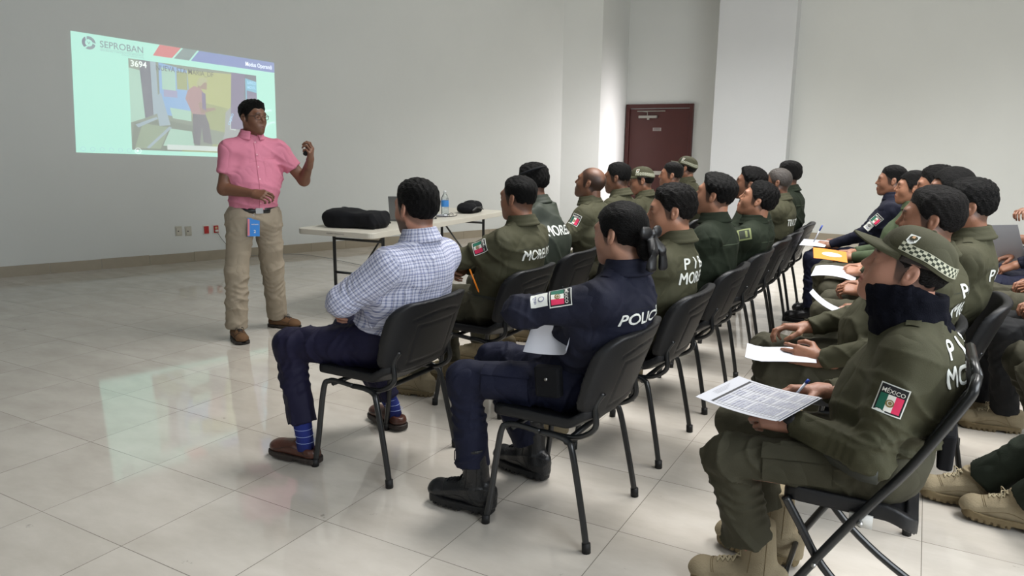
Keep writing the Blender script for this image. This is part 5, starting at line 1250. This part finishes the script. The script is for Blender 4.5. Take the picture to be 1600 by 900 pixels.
decal('shoulder_patch', [(rect2d(-.035, .035, -.04, .04, 4, 4), 0, 0.), (rect2d(-.026, .026, -.03, .03, 4, 4), 1, .0006), (rect2d(-.02, .02, .005, .018, 4, 2), 0, .001)], [mat('patch_olive', (120, 128, 84), .8), mat('patch_dark', (40, 46, 34), .8)], S+(E_-S)*.08, np.cross(up, n_), up, n_, q['jb'], q['jk'], .0022, .2)
Y = 5.54; chair(X2, Y, 'black plastic visitor chair fifth from the near end of the second row')
q = person('person with black hair and moustache behind the one with raised chin, second row', (X2, Y), ROW, seat(X2, Y, -1.11, 1.17,
    yaw=.1, pitch=.15, hair='quiff', skin='deep', mustache=.9, **K1, **crossed(), **legs_()))
Y = 6.14; chair(X2, Y, 'black plastic visitor chair sixth from the near end of the second row')
q = person('person with shaved grey-brown head in olive jacket, second row', (X2, Y), ROW, seat(X2, Y, -1.02, 1.16,
    yaw=0, hair='buzz', hairm=HAIRG, skin='deep', scalp=.5, back_text=[('TLALTIZAPAN', .05, .26, .86, 0)], **C1, **crossed(), **legs_()))
Y = 6.86; chair(X2, Y, 'black plastic visitor chair at the far end of the second row')
q = person('person with thick black hair in dark green polo, far end of the second row', (X2, Y), ROW, seat(X2, Y, -1.06, 1.195,
    yaw=.05, hair='comb', skin='deep', **K1, **crossed(), **legs_()))

# ---- third row: folding chair
FX, FY = -.06, 2.30; FA = PI+.0
F = empty('folding_chair', (FX, FY, 0), FA, 'black metal folding chair with crossed legs under the capped person with black neck gaiter', 'chair')
def fold_tubes():
    R = .0125
    for s in (1, -1):
        y = s*.215
        mb = MB(); mb.tube(curve([(-.225, s*.17, .86), (-.22, s*.205, .845), (-.205, y, .80), (-.10, y, .60), (.03, y, .40), (.17, y, .16), (.245, y, .012)], 5), R, 10); mb.build('front_leg', BLACKM, F, True)
        mb = MB(); y2 = s*.19; mb.tube(curve([(.20, y2, .435), (.16, y2, .37), (.085, y2, .25), (-.05, y2, .13), (-.245, y2, .012)], 5), R, 10); mb.build('rear_leg', BLACKM, F, True)
        mb = MB(); mb.tube([(.105, s*.18, .265), (.105, s*.232, .265)], .006, 10); mb.build('rivet', METAL, F, True)
        mb = MB(); mb.tube([(.0, s*.20, .42), (.0, s*.232, .42)], .007, 10); mb.box((-.03, min(s*.2, s*.2+s*.012), .405), (.03, max(s*.2, s*.2+s*.012), .44), 1); mb.build('bracket', [METAL, mat('white_bracket', (190, 188, 182), .5)], F, True)
    mb = MB(); mb.tube([(-.225, -.17, .86), (-.225, .17, .86)], R); mb.build('top_rail', BLACKM, F, True)
    for (x_, y_, z_) in ((.20, .215, .10), (-.17, .19, .06)):
        mb = MB(); mb.tube([(x_, -y_, z_), (x_, y_, z_)], .009); mb.build('crossbar', BLACKM, F, True)
    def sf(P):
        x, y, z = P[..., 0], P[..., 1], P[..., 2]; zc = .435-.05*smooth(-x, .05, .2)+.02*np.abs(y/.2)**3-.02*np.clip((x-.17)/.05, 0, 1)**2
        e_ = np.sqrt(np.maximum(np.abs(x-.035)-.17+.05, 0)**2+np.maximum(np.abs(y)-.19+.05, 0)**2)-.05; t = np.abs(z-zc)-.006-.012*(e_ > -.03)
        return np.sqrt(np.maximum(e_, 0)**2+np.maximum(t, 0)**2)+np.minimum(np.maximum(e_, t), 0)-.005
    V, Q = Field().fn(sf, (-.23, -.21, .34), (.23, .21, .48)).net(.007); mesh('seat', V, Q, BLACKP, F)
    def bf(P):
        x, y, z = P[..., 0], P[..., 1], P[..., 2]; xc = -.10-.60*(z-.60)*.8+.0*y-.03*(1-(y/.2)**2)
        e_ = np.sqrt(np.maximum(np.abs(y)-.20+.03, 0)**2+np.maximum(np.abs(z-.745)-.085+.03, 0)**2)-.03; t = np.abs(x-xc)-.006
        return np.sqrt(np.maximum(e_, 0)**2+np.maximum(t, 0)**2)+np.minimum(np.maximum(e_, t), 0)-.004
    V, Q = Field().fn(bf, (-.34, -.22, .64), (-.08, .22, .85)).net(.007); mesh('backrest', V, Q, BLACKP, F)
fold_tubes()
r = (FX, FY); q = person('person in olive uniform, chequered-band cap and black neck gaiter, writing, nearest at right', r, FA, dict(head=(-.04, 0, 1.095),
    P=(-.03, 0, .52), yaw=.02, pitch=.30, hair='fade', hairm=HAIRN, cap=1, captilt=.10, skin='rosy', scalp=.55, scarf=1, scz=.0, res=.0055, hres=.0022, handres=.0025, wr=.0045, sw=.165, bulk=1.02, top=OLIVE, bot=OLIVE2, nk=(-.035, 0, -.155), belly=.95,
    bk=(-.14, .50, -.24, .80), patch=[('L', .40, (.05, 1, .25), 0, 0.)], back_text=[('P I B A', .05, .22, .905, 0), ('MORELOS', .055, .27, .835, 0)], epaulette=1, belt=mat('olive_belt', (40, 42, 34), .6), beltz=.06, pockets=1,
    armL=dict(w=(.21, .085, .625), hint=(-.5, .55, -.65), curl=.8, f=(1, -.1, .0), b=(.1, .75, .55), thumb=.6, sleeve=.066), armR=dict(w=(.16, -.14, .665), hint=(-.5, -.6, -.6), curl=.75, f=(1, .25, -.05), b=(0, -.35, 1), thumb=.8),
    legL=dict(k=(.375, .135, .49), a=(.285, .05, .10), toe=(1, .03, 0), hem=.215, cuff=.072), legR=dict(k=(.42, -.17, .50), a=(.27, -.22, .10), toe=(1, -.1, 0), hem=.20, cuff=.068)))
e = q['e']; S, E_, W, a = q['arms'][1]; ax = nrm(W-E_)
mb = MB(); wp = W-ax*.008; s1 = nrm(np.cross(ax, (0, 0, 1))); s2 = np.cross(ax, s1)
mb.tube([wp+s1*.029*math.cos(t)+s2*.026*math.sin(t) for t in [2*PI*i/20 for i in range(20)]], .009, 8, closed=True, flat=.4); wt = mb.build('wristwatch', RUBBER, e, True)
nw = nrm(np.array((.0, 1, .6))-ax*(np.array((0, 1, .6))@ax)); mb = MB(); mb.tube([wp+nw*.026, wp+nw*.040], .019, 20); mb.build('watch_case', BLACKP, wt, True)
mb = MB(); slab(mb, rrect(-.045, .045, -.02, .02, .012), -.06, .06, 0, .005); pc = mb.build('belt_pouch', BLACKF, e); pc.location = (-.19, -.02, .60); pc.rotation_euler = (0, .25, PI/2)
# attendance form
u_ = np.array((-.86, .30, .02)); v_ = np.array((-.28, -.80, .10))
o, pt = sheet('attendance_form', r, FA, (.325, .055, .665), (-.90, .42, .04), (-.30, -.85, .12), .29, .215, 'white printed form with handwriting held on the lap of the capped person', cat='paper', bend=.008, under=1)
def onsheet(polys, name, m_, d):
    V = []; Fc = []
    for vv, ff in polys: o_ = len(V); V += [tuple(pt(x, y, d)) for x, y in vv]; Fc += [tuple(i+o_ for i in f) for f in ff]
    return mesh(name, V, Fc, m_, o, smooth=False)
def sc2(vf, cx, cy, sx, sy): return [(cx+x*sx, cy+y*sy) for x, y in vf[0]], vf[1]
g = [rect2d(.16, .985, y, y+.004, 8, 1) for y in [.06+.0*k for k in (0,)]+[.95]]
g += [rect2d(x, x+.003, .06, .95, 1, 6) for x in np.linspace(.2, .98, 20)]+[rect2d(.2, .98, y, y+.004, 8, 1) for y in (.06, .12, .45, .7, .95)]
onsheet(g, 'printed_table', INK, .0014)
onsheet([rect2d(.17, .2, .06, .95, 1, 6)], 'table_header', INK, .0015)
rnd = random.Random(4); sq = []
for k in range(19):
    x = .21+k*.0405
    for (y0, y1) in ((.14, .42), (.47, .66), (.73, .93)):
        if rnd.random() < .2: continue
        y = y0; 
        while y < y1-.05*rnd.random()-.02:
            sq.append(([(x+.008, y), (x+.024+.012*rnd.random(), y+.008), (x+.026+.012*rnd.random(), y+.014), (x+.010, y+.006)], [(0, 1, 2, 3)])); y += .018+.012*rnd.random()
onsheet(sq, 'handwriting', BLUEINK, .0016)
onsheet([sc2(text2d('LISTA DE ASISTENCIA', 1, 10, .0, 0), .12, .5, .012, .05) if False else rect2d(.05+.02*k, .055+.02*k, .3, .7-.05*k, 1, 4) for k in range(4)], 'heading_lines', mat('grey_print', (140, 140, 150), .7), .0014)
S, E_, W, a = q['arms'][-1]; M2, o_ = q['hands'][-1]; tipp = o_+M2@np.array([.105, .03, -.045])
pw = L2W(r, FA, tipp); mb = MB(); d_ = Vector(L2W((0, 0), FA, nrm((-.5, -.25, .75)))); mb.tube([pw-d_*.045, pw+d_*.085], .0045, 8, 0); mb.tube([pw-d_*.045, pw-d_*.058], [.004, .001], 8, 1); mb.tube([pw+d_*.085, pw+d_*.1], .0052, 8, 1)
mb.build('pen', [mat('pen_grey', (170, 175, 190), .3), mat('pen_blue', (30, 70, 170), .4)], smooth=True, label='clear pen with blue ends in the writing hand of the capped person at right', cat='pen')

def writer(): return dict(armL=dict(w=(.24, .10, .66), hint=(-.5, .55, -.6), curl=.7, f=(1, -.3, 0), b=(.1, .5, .8), thumb=.6), armR=dict(w=(.25, -.10, .67), hint=(-.5, -.6, -.6), curl=.7, f=(1, .3, -.05), b=(0, -.3, 1), thumb=.8))
rows3 = [
 (-.13, 3.20, .03, 1.165, dict(yaw=.0, pitch=.05, hair='comb', hairm=HAIRN, skin='tan', scalp=.7, belly=1.25, bulk=1.1, bk=(-.185, .50, -.29, .84), back_text=[('P I B A', .05, .22, .92, 0), ('MORELOS', .055, .27, .85, 0)], patch=[('L', .42, (.1, 1, .3), 0, 0)], res=.007), 'person with thick dark hair in olive jacket behind the gaitered one, holding paper', 'black plastic visitor chair behind the folding chair in the third row'),
 (.06, 3.80, .17, 1.18, dict(yaw=.05, pitch=-.05, hair='mop', skin='tan', scalp=.5, back_text=[('P I B A', .05, .22, .90, 0)], patch=[('L', .42, (.1, 1, .3), 0, 0)]), 'person with full black hair and shaved sides in olive jacket, third in third row', 'black plastic visitor chair third from the near end of the third row'),
 (.0, 4.50, .12, 1.22, dict(yaw=.0, hair='bun', female=True, skin='tan', bulk=.95), 'person with smooth black hair and bun partly hidden in the third row', 'black plastic visitor chair fourth from the near end of the third row'),
 (-.05, 5.20, .055, 1.21, dict(yaw=.1, pitch=-.1, hair='mop', skin='warm'), 'person whose dark hair peeks out between two heads in the third row', 'black plastic visitor chair fifth from the near end of the third row'),
 (-.17, 5.90, -.075, 1.165, dict(yaw=.1, pitch=.05, hair='bun', female=True, skin='warm', bulk=1.08, top=mat('camouflage_green', (58, 72, 46), .8, var=.5, vscale=22)), 'person with tied black hair in green camouflage, second from far end of third row', 'black plastic visitor chair sixth from the near end of the third row'),
 (-.33, 6.60, -.235, 1.185, dict(yaw=.1, pitch=.0, hair='flat', skin='tan', scalp=.5, top=NAVY, bot=NAVY2, shoes='black_boot', patch=[('L', .40, (.1, 1, .3), 0, 0)], patch2=1, epaulette=0, seams=0), 'person in navy uniform with flat-top hair writing at the far end of the third row', 'black plastic visitor chair at the far end of the third row')]
for i, (x, y, hx_, hz, ex, lb, cl_) in enumerate(rows3):
    chair(x, y, cl_)
    base = dict(res=.0095, hres=.0033, top=OLIVE, bot=OLIVE2, belt=None, epaulette=1, sw=.17); base.update(ex); base.update(writer()); base.update(legs_(0., .535, .15))
    if i == 0:
        base['legL'] = dict(k=(.34, .13, .535), a=(.30, .13, .09), hem=.13); base['armL'] = dict(w=(.16, .19, .615), hint=(-.5, .6, -.6), curl=.55, f=(1, -.1, .05), b=(.0, .9, .35), thumb=.5)
    if i == 5: base['armL'] = dict(w=(.30, .13, .655), hint=(-.4, .6, -.6), curl=.8, f=(1, -.3, 0), b=(.1, .5, .8), thumb=.6)
    base['head'] = (-(hx_-x), 0, hz); base.setdefault('nk', (-.02, 0, -.165))
    person(lb, (x, y), ROW, base)
sheet('paper_sheet', (-.13, 3.20), ROW, (.30, .19, .615), (1, .15, -.10), (-.2, -1, .12), .25, .17, 'white sheet held over the knee by the dark-haired person behind the capped one', bend=.004, curlend=-.02)
sheet('paper_sheet', (.06, 3.80), ROW, (.40, .12, .70), (1, 0, .5), (0, 1, .1), .2, .2, 'small white sheet peeking out beside the black neck gaiter')
sheet('paper_sheet', (-.05, 5.20), ROW, (.40, .1, .655), (1, 0, .05), (0, -1, .2), .26, .2, 'white sheet under the orange folder in the third row')
o, pt = sheet('orange_folder', (-.17, 5.62), ROW, (.36, .08, .70), (1, .2, .1), (-.1, -.95, .25), .22, .18, 'orange folder with a white oval lying on a lap in the third row', cat='folder', mt=mat('orange_card', (232, 130, 40), .5), bend=.003)
V, Fc = disc2d(.45, .5, .2, 20, 1.5); mesh('white_oval', [tuple(pt(a_, b_, -.0015)) for a_, b_ in V], Fc, WHITE, o, smooth=False)
sheet('notepad', (-.33, 6.60), ROW, (.42, .12, .665), (1, -.1, .0), (0, -1, .25), .2, .15, 'white notepad on the knee of the navy uniformed person at the far end', bend=.001)
w_ = L2W((-.33, 6.60), ROW, (.41, .12, .71)); mb = MB(); d_ = Vector((.35, .1, .9)).normalized(); mb.tube([w_-d_*.04, w_+d_*.06], .005, 8, 0); mb.tube([w_+d_*.06, w_+d_*.11], .006, 8, 1)
mb.build('pen', [PAPER, mat('pen_blue', (30, 70, 170), .4)], smooth=True, label='pen with blue end held upright by the navy uniformed person at the far end', cat='pen')

# ---- fourth row, only legs and arms reach into the photograph
def chair4(x, y, lb): chair(x, y, lb)
rows4 = [
 (1.12, 3.02, dict(bot=DKGRN2, top=OLIVE, shoes='tan_shoe', legL=dict(k=(.44, .0, .50), a=(.66, -.20, .10), toe=(1, -.05, 0), hem=.12, cuff=.075), legR=dict(k=(.46, -.22, .50), a=(.81, -.34, .10), toe=(1, .12, 0), hem=.12, cuff=.075)), 'person at right edge with dark green trousers and tan boots stretched forward', 'black plastic visitor chair at right edge, nearest in the fourth row'),
 (.95, 3.66, dict(top=OLIVE, bot=OLIVE2, legL=dict(k=(.47, .13, .535), a=(.30, .13, .09)), legR=dict(k=(.50, -.12, .535), a=(.30, -.12, .09))), 'person at right edge with olive trousers and a rolled paper on the knee', 'black plastic visitor chair second from the near end of the fourth row'),
 (.86, 4.42, dict(top=OLIVE, bot=BLKTR, shoes='tan_shoe', legL=dict(k=(.44, .10, .535), a=(.38, .02, .09)), legR=dict(k=(.45, -.14, .535), a=(.50, -.12, .09))), 'person at right edge with black trousers and low tan boots', 'black plastic visitor chair third from the near end of the fourth row'),
 (.90, 5.15, dict(top=OLIVE, bot=OLIVE2, legL=dict(k=(.46, .14, .56), a=(.50, .10, .09)), legR=dict(k=(.48, -.14, .56), a=(.56, -.12, .09))), 'person at right edge with olive cargo trousers beyond the black trousered one', 'black plastic visitor chair fourth from the near end of the fourth row'),
 (.92, 5.95, dict(top=NAVY, bot=NAVY2, shoes='black_boot'), 'person at right edge in navy trousers holding up a grey sheet', 'black plastic visitor chair fifth from the near end of the fourth row'),
 (.90, 6.75, dict(top=NAVY, bot=NAVY2, shoes='black_boot', short=True, seams=0, epaulette=0), 'person at right edge in navy short sleeves with bare forearms, farthest in the fourth row', 'black plastic visitor chair at the far end of the fourth row')]
for i, (x, y, ex, lb, cl_) in enumerate(rows4):
    chair4(x, y, cl_)
    base = dict(res=.009, hres=.0045, handres=.004, top=OLIVE, bot=OLIVE2, head=(-.10, 0, 1.17), hair='short', belt=None, epaulette=0, sw=.175, skin='tan'); base.update(writer()); base.update(legs_(0., .535, .14)); base.update(ex)
    if i == 4: base['armR'] = dict(w=(.36, -.05, .72), hint=(-.4, -.6, -.5), curl=.7); base['armL'] = dict(w=(.34, .10, .68), hint=(-.4, .6, -.6), curl=.7)
    if i == 5: base['armR'] = dict(w=(.22, -.05, .98), hint=(.7, -.2, .1), curl=.8, l1=.27, l2=.24); base['armL'] = dict(w=(.33, .10, .78), hint=(-.3, .6, -.6), curl=.8)
    person(lb, (x, y), ROW, base)
sheet('grey_sheet', (.92, 5.95), ROW, (.40, .0, .80), (.35, .3, .9), (-.8, .6, .15), .30, .22, 'grey-shaded sheet held upright at the right edge', bend=.01)
mb = MB(); w_ = L2W((.95, 3.66), ROW, (.44, .12, .66))
for k in range(3): mb.tube([w_+Vector((-.02, -.1, 0)), w_+Vector((.1, .06, .01))], .028-.004*k, 18)
mb.build('rolled_paper', PAPER, smooth=True, label='rolled white paper on the olive knee at the right edge', cat='paper')
